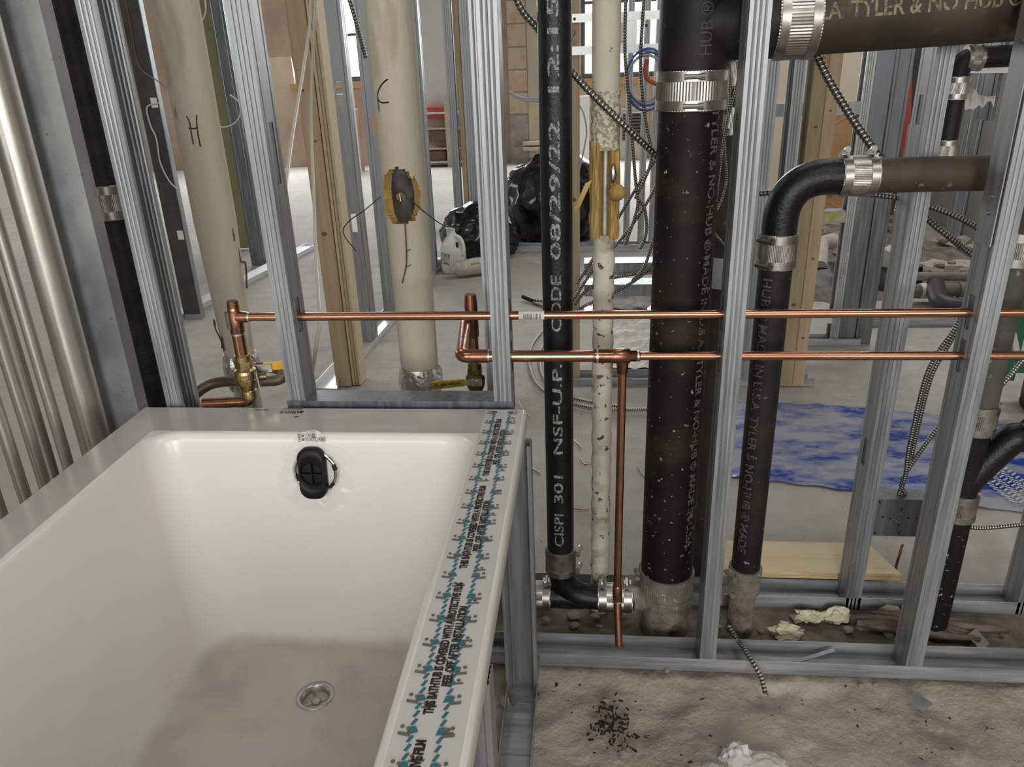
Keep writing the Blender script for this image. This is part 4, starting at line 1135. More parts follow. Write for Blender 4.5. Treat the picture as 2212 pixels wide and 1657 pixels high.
# dusty insulated pipe between the slim pipe and the thick stack, opened in the middle
WY = 1.445
WX = P(1300, 900, WY).x
wzt = P(1305, 318, WY).z; wzb = P(1302, 505, WY).z
tw_ = thing('insulated_pipe', 'dusty canvas pipe torn open to show amber fibreglass', 'insulated pipe', (WX, WY, 0))
crusty(WX, WY, [(lerp(0, wzb, k / 60), .0205 + .0012 * math.sin(k * 1.7)) for k in range(61)], 3, 'lower_jacket', tw_, canvas_w, 36, .04)
crusty(WX, WY, [(lerp(wzt + .09, STUD_TOP, k / 20), .0245) for k in range(21)], 5, 'upper_jacket', tw_, M('pale_canvas', (.50, .45, .36), .85, 0, (.58, .53, .44), 6, bump=.2, bscale=200, speck=((.12, .09, .06), 55, .69, .73)), 36, .01)
crusty(WX, WY, [(lerp(wzt - .004, wzt + .095, k / 10), .0258 + .0015 * math.sin(k * 2.1)) for k in range(11)], 6, 'frayed_cloth', tw_, canvas_mesh, 36, .06)
G().tube([(WX + .001, WY - .004, wzb - .02), (WX + .001, WY - .004, wzt + .02)], .0085, 16).out('inner_pipe', M('dull_pipe', (.24, .24, .22), .45, .7, (.35, .34, .30), 40), tw_, True)
def shell(a0, a1, z0, z1, r0, r1, name, mat, par, seed=0, n=10, m=14, x=WX, y=WY):
    g = G()
    def pt(i, j, r):
        a = lerp(a0, a1, i / n); z = lerp(z0, z1, j / m)
        e = 1 + .12 * noise.noise(V((i * .6, j * .5, seed)))
        return (x + r * e * math.sin(a), y - r * e * math.cos(a), z + .006 * noise.noise(V((i * 1.1, j, seed + 4))))
    for r in (r0, r1):
        for j in range(m + 1):
            for i in range(n + 1): g.v.append(pt(i, j, r))
    K = (n + 1) * (m + 1)
    for j in range(m):
        for i in range(n):
            q = (j * (n + 1) + i, j * (n + 1) + i + 1, (j + 1) * (n + 1) + i + 1, (j + 1) * (n + 1) + i)
            g.f.append(q); g.f.append(tuple(k + K for k in q[::-1]))
        for i in (0, n):
            a, b = j * (n + 1) + i, (j + 1) * (n + 1) + i
            g.f.append((a, b, b + K, a + K))
    for i in range(n):
        for j in (0, m):
            a, b = j * (n + 1) + i, j * (n + 1) + i + 1
            g.f.append((a, b, b + K, a + K))
    return g.out(name, mat, par, False)
shell(-1.9, -.38, wzb - .005, wzt + .01, .0275, .0135, 'split_insulation', fibre, tw_, 1)
shell(.42, 1.9, wzb - .005, wzt - .005, .0275, .0135, 'split_insulation', fibre, tw_, 2)
shell(1.9, 4.4, wzb - .005, wzt + .005, .026, .012, 'split_insulation', fibre_d, tw_, 3)
q = P(1333, 415, WY - .03); ico(q, .0155, 2, .25, 2.2, seed=3).out('fibre_tuft', fibre, tw_, True)
q = P(1325, 375, WY - .024); ico(q, .012, 2, .2, 1.5, (.55, .6, 1.5), seed=4).out('foil_scrap', nickel, tw_, True)
a_ = P(1272, 392, WY - .028); b_2 = P(1246, 450, WY - .035)
G().obox((a_ + b_2) / 2, (b_2 - a_) / 2, V((.0062, .001, .003)), V((0, .0022, 0))).out('torn_strip', M('kraft_strip', (.42, .26, .08), .85, 0, (.5, .34, .14), 20), tw_)

# black pipe with coupling at far left
LY = 1.405
lq = P(235, 435, LY)
tb2 = thing('drain_pipe', 'black bitumen-coated pipe behind the left studs', 'drain pipe', (lq.x, LY, 0))
G().tube([(lq.x, LY, 0), (lq.x, LY, STUD_TOP)], .030, 36).out('pipe_wall', M('bitumen_iron', (.016, .015, .016), .55, 0, (.04, .038, .038), 9, .4, .68, bump=.5, bscale=40, spec=.4, stretch=(1, 1, 2.5)), tb2, True)
coupling('steel coupling on the black pipe at far left', (lq.x, LY, lq.z), (0, 0, 1), .031, .064, (0, 1, 0))

# ================================================================== REAR PARTITION OF THE CHASE
RY = 1.467
track('galvanised floor track on the far side of the pipe chase', (-.6, RY, .001), (2.2, RY, .001))
stud('steel stud behind the one at the right of the opening', P(1053, 840, RY).x, RY, fl=.028)
xD = P(1829, 1290, RY).x
stud('steel stud between the medium pipe and the junction box', xD, RY, holes=((.36, .42), (1.05, 1.1)))
stud('steel stud at the right picture edge behind the wye', P(2204, 1285, RY).x, RY)
# junction box
jb = P(1944, 1118, RY + .012)
t = thing('junction_box', 'square steel junction box hung between two right-hand studs', 'electrical box', (jb.x, jb.y, jb.z - .05))
hw = .052
G().box((jb.x - hw, jb.y, jb.z - hw * .92), (jb.x + hw, jb.y + .0012, jb.z + hw * .86)).out('box_face', galv_dark, t)
g = G(); g.box((jb.x - hw, jb.y + .0012, jb.z + hw * .86 - .0012), (jb.x + hw, jb.y + .045, jb.z + hw * .86)); g.out('box_top', galv_dark, t)
G().box((jb.x - hw, jb.y + .0012, jb.z - hw * .92), (jb.x - hw + .0012, jb.y + .045, jb.z + hw * .86 - .0012)).out('box_side', galv_dark, t)
G().box((jb.x + hw - .0012, jb.y + .0012, jb.z - hw * .92), (jb.x + hw, jb.y + .045, jb.z + hw * .86 - .0012)).out('box_side', galv_dark, t)
G().box((jb.x - hw + .0012, jb.y + .0012, jb.z - hw * .92), (jb.x + hw - .0012, jb.y + .045, jb.z - hw * .92 + .0012)).out('box_bottom', galv_dark, t)
g = G(); rg = []
for r_ in (.0105, .0118):
    rg.append([(jb.x + r_ * math.cos(2 * math.pi * k / 28), jb.y - .0005, jb.z + r_ * math.sin(2 * math.pi * k / 28)) for k in range(28)])
g.loft(rg); g.out('knockout', nickel, t)
for dx, dz in ((0, .021), (0, -.019), (-.036, .001), (.036, -.001), (-.02, -.002), (.018, -.001), (-.048, .038), (-.047, -.04), (.004, -.04)):
    G().tube([(jb.x + dx, jb.y + .0003, jb.z + dz), (jb.x + dx, jb.y - .0004, jb.z + dz)], .0028, 10).out('screw_hole', wire_k, t)
jt = jb.z + hw * .86
cable('armoured_cable', 'armoured cable rising straight from the junction box', [(jb.x - .002, jb.y + .022, jt), P(1955, 1030, RY + .03), P(1965, 960, RY + .03), P(1998, 820, RY + .03), P(2030, 755, RY + .03), P(2068, 700, RY + .03), P(2105, 600, RY + .05), P(2150, 480, RY + .06)], .0052, cable_m)
cable('armoured_cable', 'armoured cable bending right from the junction box', [(jb.x + .013, jb.y + .022, jt), P(1948, 1040, RY + .035), P(1985, 980, RY + .035), P(2035, 915, RY + .04), P(2095, 880, RY + .04), P(2160, 835, RY + .05), P(2212, 775, RY + .06)], .0052, cable_m)
cable('armoured_cable', 'second armoured cable twisted with the rising one', [P(1963, 1010, RY + .042), P(1988, 900, RY + .04), P(2012, 812, RY + .04), P(2040, 760, RY + .045), P(2080, 690, RY + .05), P(2120, 590, RY + .06)], .0052, cable_m)
cable('armoured_cable', 'armoured cable running level to the right edge', [P(2085, 1138, RY + .05), P(2130, 1140, RY + .05), P(2212, 1132, RY + .05), P(2300, 1120, RY + .05)], .0056, cable_m)
# thick armoured cables near the stacks
cable('armoured_cable', 'thick dark armoured cable slanting behind the slim pipe', [P(1100, -40, 1.421), P(1128, 22, 1.421), P(1160, 60, 1.4215), P(1235, 155, 1.4215), P(1290, 214, 1.4195), P(1350, 272, 1.4195), P(1420, 338, 1.445)], .0068, cable_d, pitch=.0078)
cable('armoured_cable', 'thick armoured cable slanting below the large horizontal pipe', [P(1745, 80, 1.49), P(1768, 128, 1.485), P(1800, 190, 1.48), P(1850, 270, 1.475), P(1900, 340, 1.475), P(1925, 372, 1.48)], .0080, cable_d, pitch=.0085)
cable('armoured_cable', 'armoured cable passing under the brown pipe', [P(1640, 418, 1.56), P(1740, 414, 1.56), P(1880, 420, 1.56), P(1960, 432, 1.56), P(2020, 450, 1.56), P(2070, 470, 1.56), P(2125, 500, 1.57), P(2200, 540, 1.6)], .0062, cable_d, pitch=.007)
cable('armoured_cable', 'lower armoured cable right of the far stud', [P(1975, 440, 1.58), P(2008, 478, 1.58), P(2050, 512, 1.58), P(2112, 560, 1.6), P(2180, 605, 1.6)], .0066, cable_d, pitch=.0075)
# cable stub lying out of the chase over the front track
cable('armoured_cable', 'short striped armoured cable end lying over the front track', [P(1574, 1352, 1.36), P(1590, 1378, 1.33), P(1606, 1400, 1.29), P(1625, 1430, 1.25), P(1643, 1462, 1.222), P(1654, 1500, 1.19)], .0056, M('striped_armour', (.62, .60, .56), .35, .9), pitch=.0075)
# pair of thin cables clipped up the thick stack
cable('armoured_cable', 'thin armoured cable pair along the thick stack, left strand', [P(1574, 122, 1.475), P(1577, 190, 1.475), P(1574, 245, 1.472), P(1563, 310, 1.472), P(1552, 400, 1.472), P(1548, 440, 1.472)], .0028, cable_d, pitch=.0042, seg=7)
cable('armoured_cable', 'thin armoured cable pair along the thick stack, right strand', [P(1598, 150, 1.478), P(1588, 200, 1.478), P(1574, 250, 1.478), P(1566, 310, 1.478), P(1570, 380, 1.478), P(1562, 425, 1.478), P(1549, 455, 1.474)], .0028, cable_d, pitch=.0042, seg=7)
cable('armoured_cable', 'thin armoured cable crossing behind the thick stack lower down', [P(1535, 490, 1.48), P(1545, 505, 1.48), P(1570, 535, 1.48), P(1600, 560, 1.5)], .0028, cable_d, pitch=.0042, seg=7)
# old pipe standing between the thick stack and the steel stud, in the rear wall
OY = 1.56
ox = P(1556, 620, OY).x
t = thing('old_pipe', 'rust-blotched old pipe half hidden right of the thick stack', 'drain pipe', (ox, OY, 0))
G().tube([(ox, OY, 0), (ox, OY, STUD_TOP)], .0265, 28).out('pipe_wall', M('rust_blotched_iron', (.018, .016, .014), .7, 0, (.05, .035, .025), 9, bump=.25, bscale=120, speck=((.32, .16, .08), 14, .66, .70), speck2=((.30, .28, .25), 80, .70, .74)), t, True)
coupling('small bright coupling high on the old pipe', (ox, OY, P(1580, 150, OY).z), (0, 0, 1), .027, .055, (0, 1, 0))
coupling('small bright coupling on the old pipe beside the lettering', (ox, OY, P(1574, 260, OY).z), (0, 0, 1), .027, .05, (0, 1, 0))
G().tube([(ox, OY, P(1550, 618, OY).z), (ox, OY, P(1550, 552, OY).z)], .0275, 28).out('pipe_sleeve', M('grey_tape', (.36, .37, .37), .6, .2), None, True, label='plain grey sleeve wrapped round the old pipe', cat='sleeve')

# ================================================================== FURTHER PARTITIONS
B1 = 2.80
track('floor track of the partition behind the chase', (P(1238, 820, B1).x, B1 - .02, .001), (.875, B1 - .02, .001), wd=.092)
def board(name, label, x0, x1, y0, y1, z0, z1, mat, parent=None, cat='timber', knots=(), group=None):
    g = G(); b = .003
    g.bbox((x0, y0, z0), (x1, y1, z1), b)
    if parent is None and knots:
        t = thing(name, label, cat, ((x0 + x1) / 2, (y0 + y1) / 2, z0), group)
        g.out('board', mat, t, False)
        for kx, kz, kr in knots:
            pts = [(lerp(x0, x1, kx) + kr * math.cos(2 * math.pi * k / 14), y0 - .0006, kz + kr * .75 * math.sin(2 * math.pi * k / 14)) for k in range(14)]
            mk('knot', pts, [tuple(range(14))], knot, t)
        return t
    return g.out(name, mat, parent, False, label=label, cat=cat if parent is None else None, group=group)
xw = P(1232, 700, B1).x
board('timber_stud', 'single pale timber stud right of the slim pipe', xw, xw + .036, B1, B1 + .089, .003, STUD_TOP, wood, knots=((.4, .72, .010), (.3, 1.31, .008)))
xw2 = P(1737, 300, B1).x
board('timber_stud', 'left timber of the knotty pair behind the quarter bend', xw2 - .0, xw2 + .046, B1 - .03, B1 + .059, .003, STUD_TOP, wood2, knots=((.45, 1.16, .011), (.5, .8, .009), (.55, .95, .006), (.4, .33, .009)))
board('timber_stud', 'right timber of the knotty pair behind the quarter bend', xw2 + .047, xw2 + .089, B1 - .028, B1 + .061, .003, STUD_TOP, wood, knots=((.5, .5, .006), (.45, .2, .006), (.5, 1.0, .005)))
xs1 = P(1668, 300, B1).x
stud('steel stud with a slot left of the knotty timbers', xs1, B1 - .018, du=(-1, 0, 0), wd=.09, fl=.041, holes=((.30, .38), (.93, 1.03)))
xs2 = P(1722, 300, B1).x
stud('narrow steel stud tight against the knotty timbers', xs2, B1 - .018, du=(-1, 0, 0), wd=.09, fl=.036)
# ladder of short blocking tracks behind the torn pipe
for py, lab, mt in ((566, 'topmost short blocking track behind the torn pipe', galv), (612, 'middle short blocking track behind the torn pipe', galv), (672, 'lowest short blocking track behind the torn pipe', bracket_w)):
    z = P(1300, py, B1).z
    track(lab, (P(1262, py, B1).x, B1 - .02, z), (xs1 - .042, B1 - .02, z), wd=.092, up=-1, h=.045 if py < 650 else .02, name='blocking_track', mat=mt)
# outlet bracket and box high on the partition
zb0 = P(1300, 108, B1).z; zb1 = P(1300, 38, B1).z
bx0 = P(1232, 75, B1).x; bx1 = P(1425, 75, B1).x
t = thing('outlet_bracket', 'white metal outlet bracket with a plaster ring beside the thick stack', 'bracket', (bx0, B1 - .03, zb0))
for z in (zb0, zb1): G().box((bx0, B1 - .03, z - .013), (bx1, B1 - .027, z + .013)).out('bracket_arm', bracket_w, t)
G().box((P(1332, 75, B1).x, B1 - .0265, zb0 + .013), (P(1375, 75, B1).x, B1 - .024, zb1 - .013)).out('bracket_plate', bracket_w, t)
rx0, rx1 = P(1322, 75, B1).x, P(1345, 75, B1).x
g = G(); g.box((rx1 - .008, B1 - .05, zb0 + .02), (rx1, B1 - .03, zb1 - .02)); g.box((rx0 - .03, B1 - .05, zb0 + .02), (rx1 - .008, B1 - .03, zb0 + .028)); g.box((rx0 - .03, B1 - .05, zb1 - .028), (rx1 - .008, B1 - .03, zb1 - .02))
g.out('plaster_ring', galv_dull, t)
for px, py in ((1241, 41), (1383, 117), (1396, 55)):
    p = P(px, py, B1 - .03); G().tube([p, p + V((0, -.002, 0))], .005, 10).out('bracket_hole', wire_k, t)
# cable coil
def coil(name, label, c, r, n, mat, rw, seed, a0=0, turns=1.0, group=None):
    pts = []
    N_ = int(24 * n * turns)
    for k in range(N_ + 1):
        a = a0 + 2 * math.pi * k / 24
        rr = r * (1 + .10 * noise.noise(V((a * .5, seed, 0))))
        pts.append(c + V((rr * .8 * math.cos(a), .012 * math.sin(a * .37 + seed), rr * math.sin(a) - .01 * math.sin(a * .5))))
    return G().tube(pts, rw, 8).out(name, mat, None, True, label=label, cat='cable', group=group)
cc = P(1398, 172, B1 - .12)
coil('coiled_cable', 'blue data cable coiled left of the thick stack', cc, .085, 2, cable_bl, .0036, 1)
coil('coiled_cable', 'grey data cable coiled inside the blue loops', cc + V((-.006, .02, .004)), .076, 3, cable_gr, .0036, 4)
cable('orange_cable', 'orange cable curving beside the blue coil', [P(1398, 128, B1 - .1), P(1394, 150, B1 - .1), P(1400, 172, B1 - .1), P(1430, 185, B1 - .1)], .0075, cable_or, smooth_only=True)
# hanging armoured cables behind the torn pipe
by = B1 - .14
HC = (('leftmost hanging armoured cable between torn pipe and thick stack', [(1352, -20), (1350, 110), (1357, 200), (1366, 310), (1374, 400), (1378, 440), (1368, 480), (1350, 530)]),
      ('second hanging armoured cable, close to the thick stack', [(1392, -20), (1384, 120), (1388, 210), (1398, 280), (1408, 330), (1400, 370), (1372, 430)]),
      ('armoured cable slanting down left from the stack', [(1428, 330), (1395, 375), (1360, 430), (1330, 480), (1290, 545), (1245, 615)]),
      ('lower armoured cable slanting down left from the stack', [(1432, 370), (1405, 425), (1370, 480), (1332, 528), (1290, 570), (1250, 630), (1225, 665)]),
      ('armoured cable arching down against the far stud', [(1380, 430), (1392, 450), (1397, 490), (1392, 520), (1382, 538)]),
      ('armoured cable dropping steeply beside the stack', [(1425, 470), (1408, 530), (1390, 580), (1365, 608)]),
      ('long armoured cable sweeping low behind the torn pipe', [(1425, 550), (1390, 592), (1340, 625), (1290, 648), (1240, 672)]),
      ('nearly level armoured cable behind the torn pipe', [(1430, 575), (1390, 588), (1320, 602), (1270, 625), (1240, 660)]))
for i, (lab, pp) in enumerate(HC):
    cable('armoured_cable', lab, [P(px, py, by + .02 * (i % 4)) for px, py in pp], .0062, cable_d, pitch=.009, seg=7, group='armoured cables behind the stacks')
def fl(px, py, z=.0): return PZ(px, py, z)
cable('armoured_cable', 'armoured cable with taped end lying beyond the slim pipe', [fl(1136, 643, .02), fl(1165, 650, .015), fl(1200, 642, .012), fl(1250, 638, .012)], .008, cable_d, pitch=.014, seg=7)
cable('armoured_cable', 'second loose armoured cable on the far floor', [fl(1150, 654, .01), fl(1185, 664, .01), fl(1230, 668, .01), fl(1280, 660, .01)], .008, cable_d, pitch=.014, seg=7)
G().tube([fl(1129, 641, .024), fl(1150, 650, .018)], .011, 10).out('taped_end', black_pl, None, True, label='black taped cable end on the far floor', cat='cable end')
cable('armoured_cable', 'armoured cable looped on the floor left of the slim pipe', [fl(1172, 715, .01), fl(1150, 745, .01), fl(1143, 780, .01), fl(1160, 830, .01), fl(1210, 862, .01), fl(1290, 882, .01), fl(1400, 884, .01), fl(1480, 880, .01)], .0055, cable_m, pitch=.008, seg=7)
cable('armoured_cable', 'inner strand of the floor loop beside the slim pipe', [fl(1178, 735, .01), fl(1165, 770, .01), fl(1180, 825, .01), fl(1235, 858, .01), fl(1300, 872, .01), fl(1350, 880, .02)], .0055, cable_m, pitch=.008, seg=7)
cable('white_wire', 'thin white wire end lying by the tub corner', [fl(1120, 868, .01), fl(1130, 885, .008), fl(1145, 900, .006)], .0022, cable_w, smooth_only=True, cat='wire')
# crumpled white sheet plastic behind the blocking
g = G(); n1, n2 = 22, 14
pA, pB = fl(1268, 800), fl(1420, 690)
for j in range(n2 + 1):
    for i in range(n1 + 1):
        x = lerp(.10, .56, i / n1); y = lerp(2.93, 3.45, j / n2)
        g.v.append((x, y, .012 + .05 * abs(noise.fractal(V((x * 7, y * 7, .5)), 1, 2, 3)) + .10 * max(0, (y - 3.2)) ))
for j in range(n2):
    for i in range(n1): g.f.append((j * (n1 + 1) + i, j * (n1 + 1) + i + 1, (j + 1) * (n1 + 1) + i + 1, (j + 1) * (n1 + 1) + i))
g.out('plastic_sheet', paper, None, False, label='crumpled white sheet lying behind the low blocking', cat='plastic sheet')
q = P(1355, 655, 2.84); ico((q.x, q.y, P(1300, 672, B1).z + .035), .07, 3, .35, 2.6, (1.2, .7, .55), seed=8, ridge=True).out('plastic_bundle', jug_m, None, False, label='bundled clear plastic resting above the low blocking', cat='plastic bundle')

# framed opening to the right rear
C1 = 3.25
xp = P(1870, 300, C1).x
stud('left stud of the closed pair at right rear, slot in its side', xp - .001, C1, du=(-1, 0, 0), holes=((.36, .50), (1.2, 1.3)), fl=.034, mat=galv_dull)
stud('middle flat stud of the closed pair at right rear', xp, C1, du=(0, 1, 0), dv=(1, 0, 0), wd=.066, rib=False, mat=galv_dark)  # weak rear light put into the pair's darker colour
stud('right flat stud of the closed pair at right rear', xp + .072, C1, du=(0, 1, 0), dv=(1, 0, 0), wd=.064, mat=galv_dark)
track('short floor track under the closed stud pair', (P(1600, 730, C1).x, C1 - .012, .001), (P(1858, 735, C1).x, C1 - .012, .001))
for py, lab, mt in ((222, 'highest cross rail left of the closed stud pair', galv), (457, 'middle cross rail with a yellow paint smear', galv), (676, 'lowest cross rail left of the closed stud pair', bracket_w)):
    z = P(1760, py, C1).z
    tr_ = track(lab, (P(1560, py, C1).x, C1, z), (xp - .036, C1, z), up=-1, h=.048, name='cross_rail', mat=mt)
    if py == 457:
        G().box((xp - .12, C1 - .0012, z - .044), (xp - .037, C1 - .0004, z - .006)).out('paint_smear', M('yellow_paint', (.42, .38, .05), .7, 0, (.5, .5, .4), 40), tr_)
track('long low floor track in front of the dirt area', (P(1860, 706, 3.52).x, 3.5, .001), (2.6, 3.5, .001), h=.06)
# plaster wall, cable reel behind
wx0, wx1 = P(1540, 300, 6.3).x, P(1972, 200, 6.3).x
struct(G().box((wx0, 6.3, 0), (wx1, 6.42, STUD_TOP)), 'wall_partition', plaster)
rc = P(1862, 408, 6.1)
t = thing('cable_reel', 'brown wooden cable reel leaning on the plaster wall', 'cable reel', (rc.x, rc.y, 0))
g = G(); rg = []
for r_, d_ in ((.40, .03), (.40, 0), (.37, 0), (.36, -.004), (.35, 0), (.05, 0)):
    rg.append([(rc.x + r_ * math.cos(2 * math.pi * k / 48), 6.2 + d_, .41 + r_ * math.sin(2 * math.pi * k / 48)) for k in range(48)])
g.loft(rg, True, True); g.out('reel_flange', M('reel_board', (.40, .22, .10), .8, 0, (.46, .27, .13), 5), t)
G().box((rc.x - .42, 6.17, .20), (rc.x - .18, 6.19, .32)).out('reel_label', paper, t)
# red-painted strip and black sheet leaning beyond
G().obox(P(1972, 270, 6.0), (.10, 0, .0), (0, .01, 0), (-.12, 0, .62)).out('leaning_sheet', shade_and_black_sheet, None, False, label='black sheet leaning at the end of the plaster wall', cat='sheet')
G().obox(P(1978, 255, 5.8) - V((.03, 0, .27)), (.03, 0, 0), (0, .01, 0), (-.09, 0, .70)).out('leaning_strip', red_m, None, False, label='red strip leaning beside the black sheet', cat='strip')
# studs near the far right
D1 = 2.30
stud('steel stud left of the torn white paper', P(2084, 190, D1).x, D1, wd=.09, fl=.012, lip=.004, z0=.99, mat=galv_dark)
stud('steel stud right of the torn white paper', P(2152, 190, D1).x, D1, wd=.09, fl=.012, lip=.004, z0=.99, mat=galv_dark)
track('short white header track at upper right', (P(2072, 155, D1).x, D1 - .03, P(2072, 158, D1).z), (P(2215, 155, D1).x, D1 - .03, P(2190, 158, D1).z), up=1, h=.014, name='header_track', mat=bracket_w, wd=.05)
q = P(2105, 190, D1 - .05)
g = G()
for i in range(9):
    u = i / 8
    p = P(lerp(2085, 2150, u), lerp(168, 205, u) + 18 * math.sin(u * 3.1), D1 - .04)
    wdn = .055 if .05 < u < .4 else .02
    g.v += [tuple(p + V((0, .01 * math.sin(i * 2), 0))), tuple(p + V((0, -.004, -wdn - .012 * math.sin(i * 1.7))))]
for i in range(8): g.f.append((i * 2, i * 2 + 1, i * 2 + 3, i * 2 + 2))
o = g.out('torn_paper', paper, None, False, label='torn white paper hanging under the header at upper right', cat='paper')
m_ = o.modifiers.new('thickness', 'SOLIDIFY'); m_.thickness = .0008
vp = [P(2230, 118, D1 - .10), P(2150, 122, D1 - .10), P(2098, 126, D1 - .10), P(2076, 140, D1 - .10), P(2068, 175, D1 - .10)]
t = thing('vent_pipe', 'dark pipe turning down at the upper right corner', 'drain pipe', (vp[-1].x, vp[-1].y, 0))
zq_ = P(2036, 385, D1 - .10).z
G().tube(cr(vp, 8) + [V((vp[-1].x, vp[-1].y, zq_))], .026, 24).out('pipe_wall', iron, t, True)
coupling('small coupling below the bend at upper right', (vp[-1].x, vp[-1].y, P(2066, 190, D1 - .10).z), (0, 0, 1), .027, .055, (0, 1, 0))
coupling('small coupling low on the upper-right dark pipe', (vp[-1].x, vp[-1].y, P(2042, 325, D1 - .10).z), (0, 0, 1), .027, .055, (0, 1, 0))
coupling('clamp at the bend of the upper-right dark pipe', P(2102, 126, D1 - .10), (1, 0, 0), .027, .04, (0, 0, 1))
# grey board wall running back on the right
struct(G().box((2.50, 3.9, 0), (2.56, 8.5, STUD_TOP)), 'wall_boarded', M('grey_board', (.30, .295, .28), .9, 0, (.22, .215, .2), 1.5))
track('white-edged floor track running back at far right', (2.40, 3.8, .001), (2.40, 8.0, .001), side=-1, mat=bracket_w, wd=.09)
for i, y in enumerate((4.2, 4.7, 5.3)):
    stud(('nearest', 'middle', 'farthest')[i] + ' stud of the boarded wall at far right', 2.40, y, du=(0, 1, 0), dv=(1, 0, 0), wd=.09, group='studs of the boarded wall')
# dirt heap and ground pipes
g = G(); n1, n2 = 44, 44
for j in range(n2 + 1):
    for i in range(n1 + 1):
        x = lerp(.95, 2.42, i / n1); y = lerp(3.6, 6.25, j / n2)
        e = min(1, 4 * min(i / n1, 1 - i / n1) + .15, 3.5 * min(j / n2, 1 - j / n2) + .0)
        z = -.02 + e * (.05 + .07 * noise.fractal(V((x * 2, y * 2, .3)), 1, 2, 6)) + .015 * e * noise.noise(V((x * 14, y * 14, 0)))
        g.v.append((x, y, max(z, -.02)))
for j in range(n2):
    for i in range(n1): g.f.append((j * (n1 + 1) + i, j * (n1 + 1) + i + 1, (j + 1) * (n1 + 1) + i + 1, (j + 1) * (n1 + 1) + i))
g.out('dirt_heap', dirt, None, True, label='grey-brown dirt spread over the floor at right rear', cat='dirt', kind='stuff')
pvc = M('dusty_white_pipe', (.52, .49, .45), .7, 0, (.40, .37, .33), 12)
G().tube(fillet([fl(1770, 580, .10), fl(1772, 528, .16), fl(1800, 520, .16)], .06, 8), .045, 16).out('ground_pipe', pvc, None, True, label='pale elbow pipe poking from the dirt', cat='pipe')
G().tube([fl(1905, 560, .12), fl(1938, 545, .12)], .055, 16).out('ground_pipe', pvc, None, True, label='stubby pale pipe lying in the dirt', cat='pipe')
q = fl(1945, 525, .0); G().box((q.x - .05, q.y - .05, 0), (q.x + .05, q.y + .05, .75)).out('post', M('weathered_post', (.22, .20, .17), .9, 0, (.30, .27, .23), 8), None, False, label='short weathered post standing in the dirt', cat='post')
G().tube([fl(1975, 597, .13), fl(2140, 597, .13)], .022, 14).out('ground_pipe', M('dusty_iron', (.16, .15, .135), .8, 0, (.24, .22, .2), 20), None, True, label='long thin pipe lying level across the dirt', cat='pipe')
gp_ = thing('ground_pipe', 'dark jointed drain line with an elbow on the ground', 'pipe', fl(2060, 640, .06))
G().tube([fl(1960, 630, .07), fl(2150, 622, .07)], .035, 18).out('pipe_run', M('dusty_drain', (.09, .085, .078), .7, 0, (.16, .15, .14), 15), gp_, True)
G().tube(fillet([fl(2020, 615, .10), fl(2030, 660, .06), fl(2150, 668, .06)], .09, 8), .042, 18).out('elbow', M('charcoal_drain', (.035, .035, .037), .5), gp_, True)
G().tube([fl(1985, 629, .07), fl(2003, 628, .07)], .039, 18).out('collar', paper, gp_, True)
G().tube([fl(2068, 626, .07), fl(2096, 625, .07)], .039, 18).out('collar', steel_dusty, gp_, True)
g = G(); n1, n2 = 26, 10
for j in range(n2 + 1):
    for i in range(n1 + 1):
        px = lerp(1735, 1992, i / n1); py = lerp(560 + 26 * i / n1, 628, j / n2)
        p = fl(px, py, .13 - .115 * j / n2)
        g.v.append((p.x, p.y, p.z + .03 * noise.fractal(V((p.x * 6, p.y * 4, 1)), 1, 2, 4) * (1 - .7 * j / n2)))
for j in range(n2):
    for i in range(n1): g.f.append((j * (n1 + 1) + i, j * (n1 + 1) + i + 1, (j + 1) * (n1 + 1) + i + 1, (j + 1) * (n1 + 1) + i))
g.out('plastic_sheet', M('black_sheeting', (.008, .008, .009), .4, 0, spec=.35, bump=.4, bscale=14), None, True, label='black plastic sheet rumpled at the edge of the dirt', cat='plastic sheet')
for i in range(46):
    px, py = rnd.uniform(1745, 2140), rnd.uniform(472, 590)
    p = fl(px, py, .04)
    if not (1.0 < p.x < 2.38 and 3.7 < p.y < 6.2): continue
    ico((p.x, p.y, .04 + .07 * noise.fractal(V((p.x * 2, p.y * 2, .3)), 1, 2, 6) * .8), rnd.uniform(.02, .055), 1, .4, 2, (1, 1, .6), seed=i).out('stone', stone_m, None, False, label='small stone lying loose on the dirt heap', cat='stone', group='stones on the dirt heap')
# green cart at the right edge
gq = P(2195, 790, 2.55)
t = thing('steel_cart', 'dark green steel frame at the right edge', 'cart', (gq.x, gq.y, 0))
G().box((P(2118, 790, 2.55).x, 2.55, P(2150, 806, 2.55).z), (2.2, 2.60, P(2150, 780, 2.55).z)).out('rail', green_m, t)
G().box((P(2196, 700, 2.6).x, 2.6, .1), (P(2206, 700, 2.6).x + .02, 2.64, 1.0)).out('upright', green_m, t)
G().box((P(2150, 700, 2.75).x, 2.75, P(2150, 715, 2.75).z), (2.2, 2.8, P(2150, 640, 2.75).z)).out('panel', green_m, t)
G().obox(P(2190, 738, 2.5), (.012, 0, -.03), (0, .01, 0), (.008, 0, .004)).out('brace', M('chipped_green', (.45, .48, .44), .6), t)
for x in (1.55, 2.1): G().tube([(x, 2.53, .05), (x, 2.56, .05)], .05, 20).out('wheel', black_pl, t, True)
G().box((1.52, 2.555, .05), (1.56, 2.595, P(2150, 806, 2.55).z)).out('leg', green_m, t)

